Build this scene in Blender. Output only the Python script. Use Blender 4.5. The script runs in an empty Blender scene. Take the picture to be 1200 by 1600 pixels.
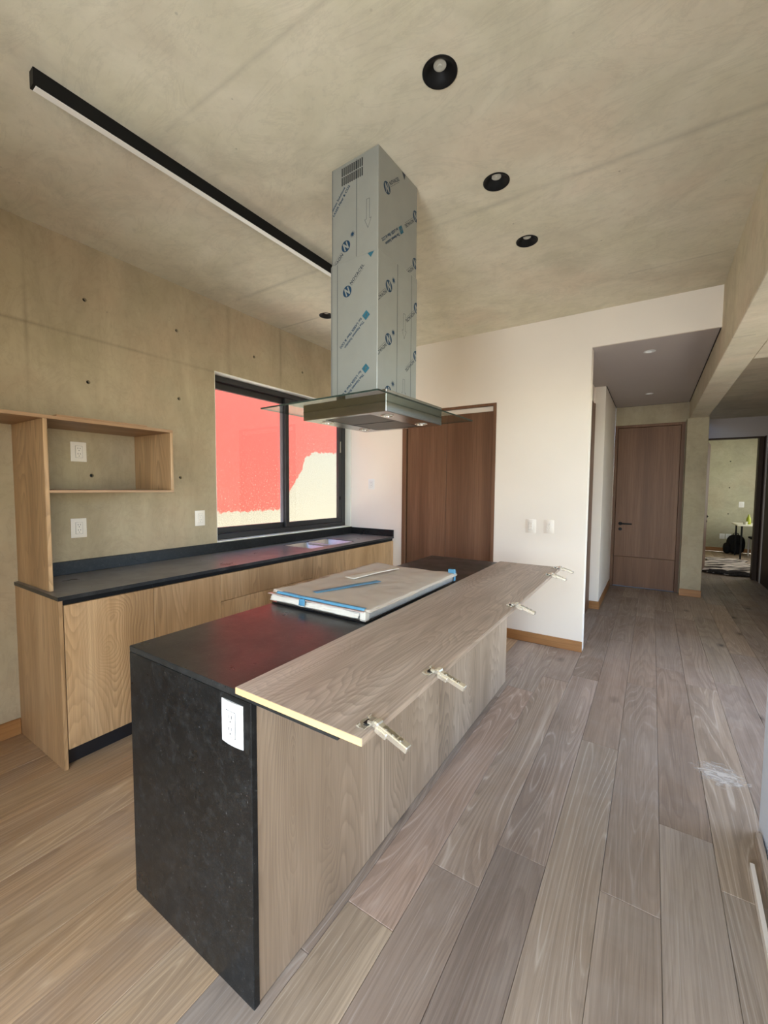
import bpy, bmesh, math, random
from mathutils import Vector, Matrix, noise as mnoise
random.seed(7)
S = bpy.context.scene
C = S.collection

# ------------------------------------------------------------------ camera, world, sun, daylight, exposure
H = 1.45                                   # eye height of the photograph
F_PX = 647.4                               # focal length in pixels of the 1200x1600 frame
cam = bpy.data.cameras.new('camera')
cam.sensor_fit = 'HORIZONTAL'; cam.sensor_width = 36.0
cam.lens = F_PX / 1200.0 * 36.0
cam.clip_start = 0.02; cam.clip_end = 200
cam_o = bpy.data.objects.new('camera', cam); C.objects.link(cam_o)
fw = Vector((-0.54199, 0.83832, -0.05885)); rt = Vector((0.83953, 0.54327, 0.00717)); up = Vector((-0.03798, 0.04552, 0.99824))
cam_o.matrix_world = Matrix(((rt.x, up.x, -fw.x, 0), (rt.y, up.y, -fw.y, 0), (rt.z, up.z, -fw.z, H), (0, 0, 0, 1)))
S.camera = cam_o

w = bpy.data.worlds.new('world'); S.world = w; w.use_nodes = True
wn = w.node_tree.nodes; wl = w.node_tree.links
sky = wn.new('ShaderNodeTexSky'); sky.sky_type = 'NISHITA'; sky.sun_disc = False
sky.sun_elevation = math.radians(62); sky.sun_rotation = math.radians(90); sky.altitude = 2200
wl.new(sky.outputs[0], wn['Background'].inputs[0]); wn['Background'].inputs[1].default_value = 0.7

def lamp(name, kind, loc, target, energy, color, size=None):
    l = bpy.data.lights.new(name, kind); l.energy = energy; l.color = color
    if kind == 'AREA':
        l.shape = 'RECTANGLE'; l.size, l.size_y = size
    o = bpy.data.objects.new(name, l); C.objects.link(o); o.location = loc
    d = Vector(target) - Vector(loc)
    o.rotation_euler = d.to_track_quat('-Z', 'Y').to_euler()
    return o
sun = lamp('sun', 'SUN', (6, 0, 14), (6 - math.cos(math.radians(70)), 0.12, 14 - math.sin(math.radians(70))), 9.2, (1, .95, .86))
sun.data.angle = math.radians(1.0)
# daylight of the terrace door behind the camera (open sky) and of the glazed side beside it (sunlit paving)
lamp('terrace_daylight', 'AREA', (-.38, -1.72, 1.25), (-.30, 0, 1.2), 48, (.84, .92, 1.0), (1.1, 2.3))
lamp('patio_daylight', 'AREA', (1.68, -.90, .9), (-1.2, .4, 1.6), 12, (1, .84, .62), (1.2, 1.6))
# fill lamp added outside an unseen opening to brighten the hall, and the bedroom's own window
lamp('hall_fill', 'AREA', (1.68, 3.25, 1.25), (-.4, 4.4, 1.35), 10, (1, .95, .86), (1.7, 2.0))
lamp('bedroom_daylight', 'AREA', (2.75, 10.9, 1.5), (1.0, 10.9, 1.3), 19, (1, .97, .88), (1.6, 1.6))
S.view_settings.view_transform = 'Standard'; S.view_settings.look = 'None'
S.view_settings.gamma = 1.0; S.view_settings.use_curve_mapping = False
S.view_settings.exposure = 1.15
try:
    S.cycles.max_bounces = 10; S.cycles.diffuse_bounces = 6; S.cycles.transparent_max_bounces = 12
    S.cycles.sample_clamp_indirect = 6.0; S.cycles.caustics_reflective = False; S.cycles.caustics_refractive = False
except Exception:
    pass

# ------------------------------------------------------------------ material helpers
def lin(r, g, b):
    f = lambda c: (c / 255 / 12.92) if c / 255 <= .04045 else ((c / 255 + .055) / 1.055) ** 2.4
    return (f(r), f(g), f(b), 1)
class NT:
    def __init__(s, name):
        s.m = bpy.data.materials.new(name); s.m.use_nodes = True
        s.n = s.m.node_tree.nodes; s.l = s.m.node_tree.links
        s.b = s.n['Principled BSDF']; s.out = s.n['Material Output']
    def new(s, t, **kw):
        n = s.n.new(t)
        for k, v in kw.items():
            if k.startswith('i_'):
                key = k[2:]; key = int(key) if key.isdigit() else key.replace('_', ' ')
                n.inputs[key].default_value = v
            else: setattr(n, k, v)
        return n
    def link(s, a, b): s.l.new(a, b)
    def math(s, op, a, b=None, clamp=False):
        n = s.new('ShaderNodeMath', operation=op, use_clamp=clamp)
        for i, v in enumerate((a, b)):
            if v is None: continue
            if isinstance(v, (int, float)): n.inputs[i].default_value = v
            else: s.link(v, n.inputs[i])
        return n.outputs[0]
    def mix(s, fac, a, b, mode='MIX'):
        n = s.new('ShaderNodeMix', data_type='RGBA', blend_type=mode)
        for sock, v in ((n.inputs[0], fac), (n.inputs[6], a), (n.inputs[7], b)):
            if isinstance(v, (int, float)): sock.default_value = v
            elif isinstance(v, tuple): sock.default_value = v
            else: s.link(v, sock)
        return n.outputs[2]
    def ramp(s, fac, stops, interp='LINEAR'):
        n = s.new('ShaderNodeValToRGB'); cr = n.color_ramp; cr.interpolation = interp
        while len(cr.elements) < len(stops): cr.elements.new(.5)
        for e, (p, c) in zip(cr.elements, stops):
            e.position = p; e.color = c if isinstance(c, tuple) else (c, c, c, 1)
        s.link(fac, n.inputs[0]); return n.outputs[0]
    def pos(s, scale=(1, 1, 1), rnd=False, rot=(0, 0, 0)):
        g = s.new('ShaderNodeNewGeometry').outputs['Position']
        if rnd:
            oi = s.new('ShaderNodeObjectInfo').outputs['Random']
            wn_ = s.new('ShaderNodeTexWhiteNoise', noise_dimensions='1D'); s.link(oi, wn_.inputs['W'])
            v = s.new('ShaderNodeVectorMath', operation='SCALE'); v.inputs['Scale'].default_value = 40
            s.link(wn_.outputs['Color'], v.inputs[0])
            a = s.new('ShaderNodeVectorMath', operation='ADD'); s.link(g, a.inputs[0]); s.link(v.outputs[0], a.inputs[1]); g = a.outputs[0]
        m = s.new('ShaderNodeMapping'); m.inputs['Scale'].default_value = scale; m.inputs['Rotation'].default_value = rot
        s.link(g, m.inputs['Vector']); return m.outputs[0]
    def noise(s, vec, scale, detail=3, rough=.5, dist=0):
        n = s.new('ShaderNodeTexNoise'); s.link(vec, n.inputs['Vector'])
        n.inputs['Scale'].default_value = scale; n.inputs['Detail'].default_value = detail
        n.inputs['Roughness'].default_value = rough; n.inputs['Distortion'].default_value = dist
        return n.outputs['Fac']
    def bump(s, h, strength, dist=.002):
        n = s.new('ShaderNodeBump'); n.inputs['Strength'].default_value = strength; n.inputs['Distance'].default_value = dist
        s.link(h, n.inputs['Height']); s.link(n.outputs[0], s.b.inputs['Normal'])
    def set(s, color=None, rough=None, metal=None, spec=None):
        for k, v in (('Base Color', color), ('Roughness', rough), ('Metallic', metal), ('Specular IOR Level', spec)):
            if v is None: continue
            if isinstance(v, (int, float, tuple)): s.b.inputs[k].default_value = v
            else: s.link(v, s.b.inputs[k])

def plain(name, color, rough=.5, metal=0, spec=.5, var=.06, nscale=6, bump=0):
    t = NT(name); p = t.pos(); n = t.noise(p, nscale, 4)
    dk = tuple(c * (1 - var) for c in color[:3]) + (1,); lt = tuple(min(1, c * (1 + var)) for c in color[:3]) + (1,)
    t.set(t.ramp(n, [(.3, dk), (.7, lt)]), rough, metal, spec)
    if bump: t.bump(t.noise(p, 220, 2), bump, .0006)
    return t.m

def wood(name, dark, mid, light, axis, rough=.45, rings=14, ring_amt=.35, fine=.35, cell=4.5, stretch=.17, tone=False, cerused=0, spec=.4, bump=.08, eyes=()):
    """Laminate or solid wood: contour lines of a stretched field make cathedrals, eyes and knots; grain runs along axis."""
    t = NT(name)
    sc = [1, 1, 1]; sc['xyz'.index(axis)] = stretch
    p = t.pos(tuple(sc), rnd=True)
    fib = [1, 1, 1]; fib['xyz'.index(axis)] = .018
    pf = t.pos(tuple(fib), rnd=True)
    n1 = t.noise(p, cell, 1.2 if cerused else 2.0, .4, .15)
    if eyes:
        sp = t.new('ShaderNodeSeparateXYZ'); t.link(t.pos(), sp.inputs[0])
        for ctr, rad, amp in eyes:                    # knots and cathedral eyes of this veneer leaf
            d2 = 0.0
            wv = t.math('MULTIPLY', t.math('SUBTRACT', t.noise(t.pos(), 7, 2), .5), .5)
            for k in range(3):
                if ctr[k] is None: continue
                q = t.math('ADD', t.math('DIVIDE', t.math('SUBTRACT', sp.outputs[k], ctr[k]), rad[k]), wv)
                d2 = t.math('ADD', t.math('MULTIPLY', q, q), d2)
            n1 = t.math('ADD', n1, t.math('MULTIPLY', t.math('POWER', 2.718, t.math('MULTIPLY', t.math('SQRT', d2), -1.0)), amp))
    r = t.math('FRACT', t.math('MULTIPLY', t.math('ADD', n1, t.math('MULTIPLY', t.noise(pf, 60, 2), .012)), rings))
    rr = t.ramp(r, [(0, 1.), (.12, .75), (.5, .25), (.9, .0), (1, .85)])
    fb = t.noise(pf, 150, 4, .6)
    broad = t.noise(p, cell * .7, 3, .6)
    streak = t.noise(pf, 11, 3, .55)
    base = t.ramp(broad, [(.28, dark), (.5, mid), (.72, light)])
    base = t.mix(t.math('MULTIPLY', t.ramp(streak, [(.35, 0.), (.65, 1.)]), .42), base, dark)
    mask = t.ramp(t.noise(p, cell * .55, 1), [(.36, .3), (.58, 1.)])
    base = t.mix(t.math('MULTIPLY', t.math('MULTIPLY', rr, mask), ring_amt), base, tuple(c * .55 for c in dark[:3]) + (1,))
    base = t.mix(t.math('MULTIPLY', t.ramp(fb, [(.42, 0.), (.62, 1.)]), fine), base, tuple(c * .8 for c in dark[:3]) + (1,))
    if cerused:
        lines = t.math('MULTIPLY', t.ramp(r, [(0, .0), (.40, .0), (.5, 1.), (.60, .0)]), t.ramp(t.noise(pf, 40, 3, .6), [(.35, .1), (.6, 1.)]))
        cmask = t.ramp(t.noise(p, cell * .3, 1), [(.42, .05), (.58, 1.)])
        base = t.mix(t.math('MULTIPLY', t.math('MULTIPLY', lines, cmask), cerused), base, lin(205, 198, 188))
        pores = t.ramp(t.noise(pf, 210, 3, .6), [(.60, 0.), (.68, 1.)])
        base = t.mix(t.math('MULTIPLY', pores, cerused * .5), base, lin(200, 192, 182))
    if tone:
        oc = t.new('ShaderNodeObjectInfo').outputs['Color']
        base = t.mix(1.0, base, oc, 'MULTIPLY')
        # knots: sparse dark spots
        kv = t.new('ShaderNodeTexVoronoi'); kv.inputs['Scale'].default_value = 3.0
        pk = t.pos((1, .55, 1), rnd=True); t.link(pk, kv.inputs['Vector'])
        kd = t.math('ADD', kv.outputs['Distance'], t.math('MULTIPLY', t.noise(p, 26, 2), .06))
        base = t.mix(t.ramp(kd, [(.07, .85), (.10, .4), (.17, .0)]), base, lin(62, 52, 46))
        # building dust trodden over the boards, in world space
        dust = t.math('MULTIPLY', t.ramp(t.noise(t.pos(), 1.7, 6, .68, .6), [(.45, 0.), (.8, 1.)]), .26)
        base = t.mix(dust, base, lin(186, 180, 172))
        rough = t.ramp(t.noise(t.pos(), 3, 4), [(.3, .42), (.7, .62)])
    t.set(base, rough, 0, spec)
    if bump: t.bump(t.math('ADD', fb, t.math('MULTIPLY', rr, .4)), bump, .0008)
    return t.m

def concrete(name, c1, c2, c3, streak=None, joints=()):
    t = NT(name)
    p = t.pos(); p2 = t.pos(streak or (1, 1, 1))
    a = t.noise(p, .75, 5, .62, .6); b = t.noise(p2, 2.6, 6, .65, .8); c = t.noise(p, 22, 4, .6); d = t.noise(p, 180, 2)
    k = t.math('ADD', t.math('MULTIPLY', a, .5), t.math('MULTIPLY', b, .5))
    col = t.ramp(k, [(.30, c1), (.5, c2), (.70, c3)])
    col = t.mix(t.math('MULTIPLY', t.ramp(c, [(.5, 0.), (.75, 1.)]), .12), col, tuple(x * .6 for x in c1[:3]) + (1,))
    vein = t.ramp(t.noise(t.pos((1.2, 3.2, 2)), 1.6, 7, .7, 1.4), [(.47, 0.), (.5, 1.), (.53, 0.)])
    col = t.mix(t.math('MULTIPLY', vein, .13), col, tuple(x * .55 for x in c1[:3]) + (1,))
    v = t.new('ShaderNodeTexVoronoi'); v.inputs['Scale'].default_value = 9; t.link(p, v.inputs['Vector'])
    pit = t.ramp(v.outputs['Distance'], [(.0, 1.), (.035, 1.), (.05, 0.)])
    col = t.mix(t.math('MULTIPLY', pit, t.math('MULTIPLY', t.ramp(t.noise(p, 3, 1), [(.5, 0.), (.6, 1.)]), .5)), col, tuple(x * .4 for x in c1[:3]) + (1,))
    hue = t.noise(t.pos((1, 1.1, 1.3)), 1.3, 4, .6)        # rosy and greenish clouds in the cement
    col = t.mix(t.ramp(hue, [(.35, .35), (.5, 0.)]), col, t.mix(1.0, col, lin(255, 240, 236), 'MULTIPLY'))
    col = t.mix(t.ramp(hue, [(.5, 0.), (.68, .3)]), col, t.mix(1.0, col, lin(236, 240, 224), 'MULTIPLY'))
    sp = t.new('ShaderNodeSeparateXYZ'); wob = t.noise(p, 5, 4, .6)
    if joints: t.link(p, sp.inputs[0])
    for ax, v, wd, amt, *lim in joints:                     # flush formwork joints, faint and broken
        dd = t.math('ABSOLUTE', t.math('SUBTRACT', t.math('ADD', sp.outputs[ax], t.math('MULTIPLY', t.math('SUBTRACT', wob, .5), .012)), v))
        ln_ = t.ramp(t.math('DIVIDE', dd, wd * 4), [(0, 1.), (.25, .7), (1, 0.)])
        brk = t.ramp(t.noise(p, 2.3, 3), [(.35, .25), (.6, 1.)])
        if lim:
            a_ = t.math('MULTIPLY', t.math('GREATER_THAN', sp.outputs[0], lim[0]), t.math('LESS_THAN', sp.outputs[0], lim[1])); brk = t.math('MULTIPLY', brk, a_)
        col = t.mix(t.math('MULTIPLY', t.math('MULTIPLY', ln_, brk), amt), col, tuple(x * .45 for x in c1[:3]) + (1,))
    t.set(col, .82, 0, .3)
    t.bump(t.math('ADD', t.math('MULTIPLY', d, .3), c), .22, .003)
    return t.m

def stone(name, dusty=.25, haze=0, k=1.0):
    t = NT(name); p = t.pos()
    n = t.noise(p, 7, 6, .7, .5); f = t.noise(p, 260, 2)
    col = t.ramp(n, [(.3, (.010 * k, .0108 * k, .0106 * k, 1)), (.55, (.016 * k, .017 * k, .0166 * k, 1)), (.75, (.026 * k, .0275 * k, .027 * k, 1))])
    col = t.mix(t.math('MULTIPLY', t.ramp(t.noise(p, 42, 5, .75), [(.5, 0.), (.72, 1.)]), .35), col, (.05, .053, .052, 1))
    col = t.mix(t.math('MULTIPLY', t.ramp(t.noise(p, 120, 2), [(.70, 0.), (.76, 1.)]), .5), col, (.16, .16, .155, 1))
    col = t.mix(t.math('MULTIPLY', t.ramp(f, [(.6, 0.), (.75, 1.)]), .25), col, (.08, .08, .08, 1))
    dn = t.ramp(t.noise(p, 3.2, 7, .75, 1.0), [(.5, 0.), (.8, 1.)])
    col = t.mix(t.math('MULTIPLY', dn, dusty), col, (.12, .115, .108, 1))
    if haze:                                          # settled dust on the upward face, paled to imitate the window's reflection
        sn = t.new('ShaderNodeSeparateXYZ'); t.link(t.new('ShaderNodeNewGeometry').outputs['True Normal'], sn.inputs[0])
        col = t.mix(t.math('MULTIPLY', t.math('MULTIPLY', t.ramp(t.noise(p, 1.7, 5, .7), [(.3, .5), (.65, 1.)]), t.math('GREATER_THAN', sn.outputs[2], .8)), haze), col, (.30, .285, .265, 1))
    t.set(col, t.ramp(t.noise(p, 5, 5, .6), [(.3, .26), (.7, .42)]), 0, .5 if k == 1 else .35)
    t.bump(t.math('ADD', t.noise(p, 70, 3), f), .16, .0012)
    return t.m

def thin_glass(name, tint, rough=.02, refl=1.0):
    """Clear pane: tinted transparency with a Fresnel gloss; the slab itself has thickness."""
    t = NT(name)
    tr = t.new('ShaderNodeBsdfTransparent'); tr.inputs[0].default_value = tint
    gl = t.new('ShaderNodeBsdfGlossy'); gl.inputs['Roughness'].default_value = rough
    gm = t.new('ShaderNodeNewGeometry'); dt = t.new('ShaderNodeVectorMath', operation='DOT_PRODUCT')
    t.link(gm.outputs['Incoming'], dt.inputs[0]); t.link(gm.outputs['Normal'], dt.inputs[1])
    c = t.math('SUBTRACT', 1.0, t.math('ABSOLUTE', dt.outputs['Value']), True)
    fr = t.math('ADD', .035, t.math('MULTIPLY', t.math('POWER', c, 5.0), .9))
    nz = t.noise(t.pos(), 3, 3)
    f = t.math('MULTIPLY', fr, t.ramp(nz, [(0, refl * .9), (1, refl)]))
    mx = t.new('ShaderNodeMixShader'); t.link(f, mx.inputs[0]); t.link(tr.outputs[0], mx.inputs[1]); t.link(gl.outputs[0], mx.inputs[2])
    t.link(mx.outputs[0], t.out.inputs[0]); return t.m

M = {}
M['oak'] = wood('oak_laminate_upright', lin(152, 118, 80), lin(194, 157, 114), lin(214, 180, 138), 'z', rings=22, ring_amt=.5)
M['oak_y'] = wood('oak_laminate_lengthwise', lin(160, 142, 124), lin(202, 184, 166), lin(220, 205, 189), 'y', rings=38, ring_amt=.42, fine=.5, eyes=[((-.83, .93, None), (.07, .16, 1), .45), ((-.70, 2.15, None), (.06, .3, 1), .3)])  # paled and greyed to imitate sky reflected along the loose board
M['oak_panel'] = wood('oak_laminate_island', lin(134, 115, 95), lin(172, 151, 129), lin(192, 173, 152), 'z', rings=24, ring_amt=.7, eyes=[((None, .86, .55), (1, .035, .35), .5), ((None, 1.02, .30), (1, .05, .16), .4), ((None, 1.03, .62), (1, .05, .2), .35), ((None, 1.5, .5), (1, .05, .3), .4), ((None, 2.3, .4), (1, .06, .3), .4)])
M['oak_knot'] = wood('oak_laminate_knotted_door', lin(152, 118, 80), lin(194, 157, 114), lin(214, 180, 138), 'z', rings=22, ring_amt=.6, eyes=[((None, 1.02, .56), (1, .11, .13), .5), ((None, 1.07, .74), (1, .10, .10), .25)])
M['oak_edge'] = wood('raw_oak_edge', lin(205, 165, 110), lin(224, 188, 136), lin(234, 202, 152), 'x', ring_amt=.12, fine=.15)
M['oak_shelf'] = wood('oak_laminate_shelf', lin(138, 104, 72), lin(170, 134, 98), lin(188, 154, 116), 'y', rings=16, ring_amt=.22)
M['walnut'] = wood('brown_oak_veneer', lin(92, 64, 46), lin(120, 88, 66), lin(136, 103, 80), 'z', rings=10, ring_amt=.18, fine=.35, stretch=.05, spec=.2)
M['dark_wood'] = wood('dark_brown_veneer', lin(52, 38, 30), lin(66, 50, 40), lin(76, 60, 48), 'z', rings=10, ring_amt=.14, stretch=.05, spec=.15)
M['base_y'] = wood('honey_pine_lengthwise', lin(136, 92, 50), lin(168, 118, 68), lin(186, 138, 86), 'y', rings=9, ring_amt=.3, stretch=.12)
M['base_x'] = wood('honey_pine_crosswise', lin(136, 92, 50), lin(168, 118, 68), lin(186, 138, 86), 'x', rings=9, ring_amt=.3, stretch=.12)
M['plank'] = wood('brushed_oak_floorboard', lin(150, 136, 122), lin(184, 170, 154), lin(206, 192, 176), 'y', rings=22, ring_amt=.42, fine=.4, cell=5.5, stretch=.085, tone=True, cerused=.8, spec=.35, bump=.12)
M['ceil'] = concrete('board_cast_concrete_ceiling', lin(190, 182, 158), lin(213, 205, 181), lin(228, 220, 197), (1, 1.25, 1), [(1, 1.05, .004, .35, -1.8, -.85), (1, 2.245, .008, .34, -2.9, .5), (1, 2.857, .004, .4, -3.1, -2.2), (1, 3.442, .004, .35, -.2, .5)])
M['concrete_wall'] = concrete('cast_concrete_window_wall', lin(150, 136, 110), lin(172, 156, 128), lin(186, 170, 140), (1, 1.6, .5), [(1, 2.285, .008, .3), (1, 2.867, .006, .35), (1, .924, .004, .3), (2, 2.386, .004, .4)])
M['concrete'] = concrete('cast_concrete_wall', lin(142, 131, 109), lin(164, 152, 127), lin(180, 168, 142), (1, 1, .55))
M['concrete_grey'] = concrete('cast_concrete_bedroom', lin(150, 148, 128), lin(172, 169, 146), lin(186, 184, 162))
M['plaster'] = plain('cream_painted_plaster', lin(232, 222, 208), .75, 0, .2, .02, 2, .05)
M['plaster_skylit'] = plain('skylit_white_paint', lin(226, 234, 246), .6, 0, .3, .02, 2, .05)  # white wall tinted blue in place of cool daylight
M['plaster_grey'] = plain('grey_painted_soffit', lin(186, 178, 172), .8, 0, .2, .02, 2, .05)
M['reveal'] = plain('pale_window_reveal', lin(226, 222, 208), .7, 0, .2, .03)
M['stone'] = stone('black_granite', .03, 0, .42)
M['stone_counter'] = stone('black_granite_dust_sheen', .5, .85)  # dust plus pale window reflection put into the colour
M['stone_top'] = stone('black_granite_top', .12, .05)
M['black'] = plain('matt_black_metal', (.006, .006, .006, 1), .5, 0, .2, .1)
M['gap'] = plain('shadow_gap_black', (.006, .006, .007, 1), .6, 0, .3, .1)
M['toe'] = plain('black_plinth', (.010, .011, .014, 1), .4, 0, .5, .2)
M['alu'] = plain('black_anodised_frame', (.016, .015, .015, 1), .38, 0, .5, .15)
M['alu_lit'] = plain('lit_anodised_stile', lin(150, 142, 148), .4, .3, .5, .08)  # lit edge of the black frame, brightness put into the colour
M['steel'] = plain('brushed_steel', lin(178, 174, 164), .24, 1, .5, .05, 40)
M['satin'] = plain('satin_sink_steel', lin(214, 210, 204), .38, .7, .5, .05, 40)
M['chrome'] = plain('bright_nickel', lin(236, 232, 218), .22, .85, .5, .05, 30)
M['film'] = plain('film_covered_steel', lin(150, 151, 144), .40, .35, .5, .03, 12)
M['filter'] = plain('grease_filter_mesh', lin(120, 116, 106), .4, .8, .5, .1, 200, .5)
M['ink'] = plain('blue_film_ink', lin(10, 52, 78), .5, 0, .3, .08)
M['ink_teal'] = plain('teal_film_ink', lin(42, 92, 108), .5, 0, .3, .15)
M['ink_grey'] = plain('grey_film_ink', lin(46, 56, 66), .5, 0, .3, .05)
M['white'] = plain('white_plastic', lin(222, 222, 218), .35, 0, .5, .01)
M['white_dim'] = plain('cream_plastic', lin(228, 218, 204), .4, 0, .5, .01)
M['slot'] = plain('socket_slot', lin(84, 80, 76), .6, 0, .2, .05)
M['slot_pale'] = plain('switch_joint', lin(176, 168, 156), .6, 0, .2, .05)
M['acrylic'] = plain('opal_acrylic', lin(236, 232, 222), .35, 0, .5, .01)
M['bulb'] = plain('frosted_lens', lin(200, 198, 184), .25, 0, .6, .06, 60)
M['paper'] = plain('foam_wrapping', lin(206, 193, 176), .75, 0, .2, .03, 14, .3)
M['foam'] = plain('white_foam', lin(226, 218, 202), .7, 0, .2, .02)
M['tape'] = plain('blue_tape', lin(88, 146, 176), .5, 0, .4, .1, 20)
M['pink'] = plain('clear_edge_film', lin(214, 190, 180), .35, .2, .5, .1, 30)
M['glass'] = thin_glass('window_glass', (.93, .95, .94, 1))
M['hood_glass'] = thin_glass('hood_glass', (.78, .84, .79, 1))
M['glass_edge'] = plain('hood_glass_edge', lin(44, 54, 48), .15, 0, .6, .1)
M['dark_glass'] = plain('black_ceramic_glass', (.01, .01, .011, 1), .08, 0, .6, .1)
M['table_white'] = plain('white_lacquer', lin(226, 224, 206), .35, 0, .5, .02)
M['cloth_black'] = plain('black_nylon', (.009, .009, .010, 1), .8, 0, .2, .2, 30, .3)
M['bottle'] = plain('green_bottle_plastic', lin(140, 150, 30), .3, 0, .5, .1)
M['cup'] = plain('clear_tumbler', lin(170, 168, 150), .2, 0, .5, .05)
M['floor_sub'] = plain('screed', lin(70, 58, 48), .9, 0, .2, .1)
M['ground'] = plain('light_yard_concrete', lin(232, 226, 212), .9, 0, .2, .06)

def neighbour_mat():
    t = NT('peeling_red_stucco'); p = t.pos()
    sp = t.new('ShaderNodeSeparateXYZ'); t.link(p, sp.inputs[0])
    yy = t.math('DIVIDE', t.math('SUBTRACT', sp.outputs[1], 3.913), 3.913, True)
    hgt = t.ramp(yy, [(0, 1.02 / 3), (.435, 1.02 / 3), (.505, 1.41 / 3), (.58, 1.776 / 3), (.61, 2.06 / 3), (.68, 2.167 / 3), (1, 2.23 / 3)])
    hh = t.math('MULTIPLY', hgt, 3.0)
    d = t.math('SUBTRACT', sp.outputs[2], t.math('ADD', hh, t.math('MULTIPLY', t.math('SUBTRACT', t.noise(p, 9, 6, .7), .5), .30)))
    m = t.ramp(t.math('ADD', t.math('MULTIPLY', d, 12), .5), [(.35, 0.), (.65, 1.)])
    # flakes of bare render get rarer upward
    flk = t.math('ADD', t.noise(p, 30, 4, .7), t.math('MULTIPLY', d, -.05))
    m = t.math('MULTIPLY', m, t.ramp(flk, [(.575, 1.), (.63, .1)]))
    g = t.noise(p, 55, 5, .7)
    red = t.ramp(g, [(.3, lin(148, 58, 46)), (.7, lin(166, 72, 58))])
    cream = t.ramp(g, [(.3, lin(104, 96, 78)), (.55, lin(134, 126, 106)), (.8, lin(152, 144, 124))])
    t.set(t.mix(m, cream, red), .92, 0, .15)
    t.bump(t.math('ADD', g, t.math('MULTIPLY', m, .6)), .5, .006)
    return t.m
M['neighbour'] = neighbour_mat()
def zebra_mat():
    t = NT('zebra_pile'); p = t.pos((.6, 1.1, .2), rot=(0, 0, .9))
    wv = t.new('ShaderNodeTexWave'); wv.inputs['Scale'].default_value = 1.9; wv.inputs['Distortion'].default_value = 7
    wv.inputs['Detail'].default_value = 2.5; wv.inputs['Detail Scale'].default_value = 1.2
    t.link(p, wv.inputs['Vector'])
    t.set(t.ramp(wv.outputs['Fac'], [(.42, lin(46, 40, 38)), (.52, lin(206, 196, 188))]), .95, 0, .1)
    t.bump(t.noise(t.pos(), 90, 3), .6, .008); return t.m
M['zebra'] = zebra_mat()
M['rug_back'] = plain('charcoal_rug_backing', lin(66, 60, 56), .95, 0, .1, .35, 26, .5)

# ------------------------------------------------------------------ geometry helpers
def add_box(bm, x0, x1, y0, y1, z0, z1, bevel=0, seg=1):
    vs = [bm.verts.new((x, y, z)) for x in (x0, x1) for y in (y0, y1) for z in (z0, z1)]
    fs = [bm.faces.new([vs[i] for i in q]) for q in ((0, 1, 3, 2), (4, 6, 7, 5), (0, 4, 5, 1), (2, 3, 7, 6), (0, 2, 6, 4), (1, 5, 7, 3))]
    if bevel:
        es = list({e for f in fs for e in f.edges})
        bmesh.ops.bevel(bm, geom=es, offset=bevel, segments=seg, affect='EDGES', profile=.5)
def add_cyl(bm, c, r0, r1, h, axis='z', seg=24, cap=True):
    m = Matrix.Translation(Vector(c))
    if axis == 'x': m = m @ Matrix.Rotation(math.pi / 2, 4, 'Y')
    if axis == 'y': m = m @ Matrix.Rotation(-math.pi / 2, 4, 'X')
    bmesh.ops.create_cone(bm, cap_ends=cap, segments=seg, radius1=r0, radius2=r1, depth=h, matrix=m @ Matrix.Translation((0, 0, h / 2)))
def add_lathe(bm, c, prof, seg=24):
    rings = []
    for r, z in prof:
        rings.append([bm.verts.new((c[0] + r * math.cos(2 * math.pi * k / seg), c[1] + r * math.sin(2 * math.pi * k / seg), c[2] + z)) for k in range(seg)] if r > 1e-6
                     else [bm.verts.new((c[0], c[1], c[2] + z))])
    for a, b in zip(rings, rings[1:]):
        for k in range(seg):
            q = [a[k % len(a)], a[(k + 1) % len(a)], b[(k + 1) % len(b)], b[k % len(b)]]
            q = list(dict.fromkeys(q))
            if len(q) >= 3: bm.faces.new(q)
def add_tube(bm, pts, r, seg=8):
    pts = [Vector(p) for p in pts]; rings = []
    for i, p in enumerate(pts):
        d = (pts[min(i + 1, len(pts) - 1)] - pts[max(i - 1, 0)]).normalized()
        a = d.orthogonal().normalized(); b = d.cross(a)
        rings.append([bm.verts.new(p + r * (math.cos(2 * math.pi * k / seg) * a + math.sin(2 * math.pi * k / seg) * b)) for k in range(seg)])
    for A, B in zip(rings, rings[1:]):
        best = min(range(seg), key=lambda s: sum((A[k].co - B[(k + s) % seg].co).length for k in range(seg)))
        for k in range(seg): bm.faces.new((A[k], A[(k + 1) % seg], B[(k + 1 + best) % seg], B[(k + best) % seg]))
    bm.faces.new(rings[0][::-1]); bm.faces.new(rings[-1])
def origin(o):
    v = Vector((0, 0, 0))
    while o is not None: v += o.location; o = o.parent
    return v
def obj(name, bm, mat, parent=None, local=False, smooth=False, at=None):
    """Link the bmesh as one object; coordinates are world ones unless local."""
    bmesh.ops.recalc_face_normals(bm, faces=bm.faces[:])
    off = Vector((0, 0, 0))
    if not local:
        off = origin(parent) if parent else Vector((0, 0, 0))
        if at: off = Vector(at)
        bmesh.ops.translate(bm, verts=bm.verts[:], vec=-off)
    me = bpy.data.meshes.new(name); bm.to_mesh(me); bm.free()
    for m in (mat if isinstance(mat, list) else [mat]): me.materials.append(m)
    if smooth:
        for p in me.polygons: p.use_smooth = True
        if hasattr(me, 'set_sharp_from_angle'): me.set_sharp_from_angle(angle=math.radians(38))
    o = bpy.data.objects.new(name, me); C.objects.link(o)
    if parent: o.parent = parent
    if at and not local: o.location = Vector(at) - (origin(parent) if parent else Vector((0, 0, 0)))
    return o
def box(name, x0, x1, y0, y1, z0, z1, mat, parent=None, bevel=0.0012, local=False, seg=1):
    bm = bmesh.new(); add_box(bm, x0, x1, y0, y1, z0, z1, bevel, seg)
    return obj(name, bm, mat, parent, local)
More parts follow.
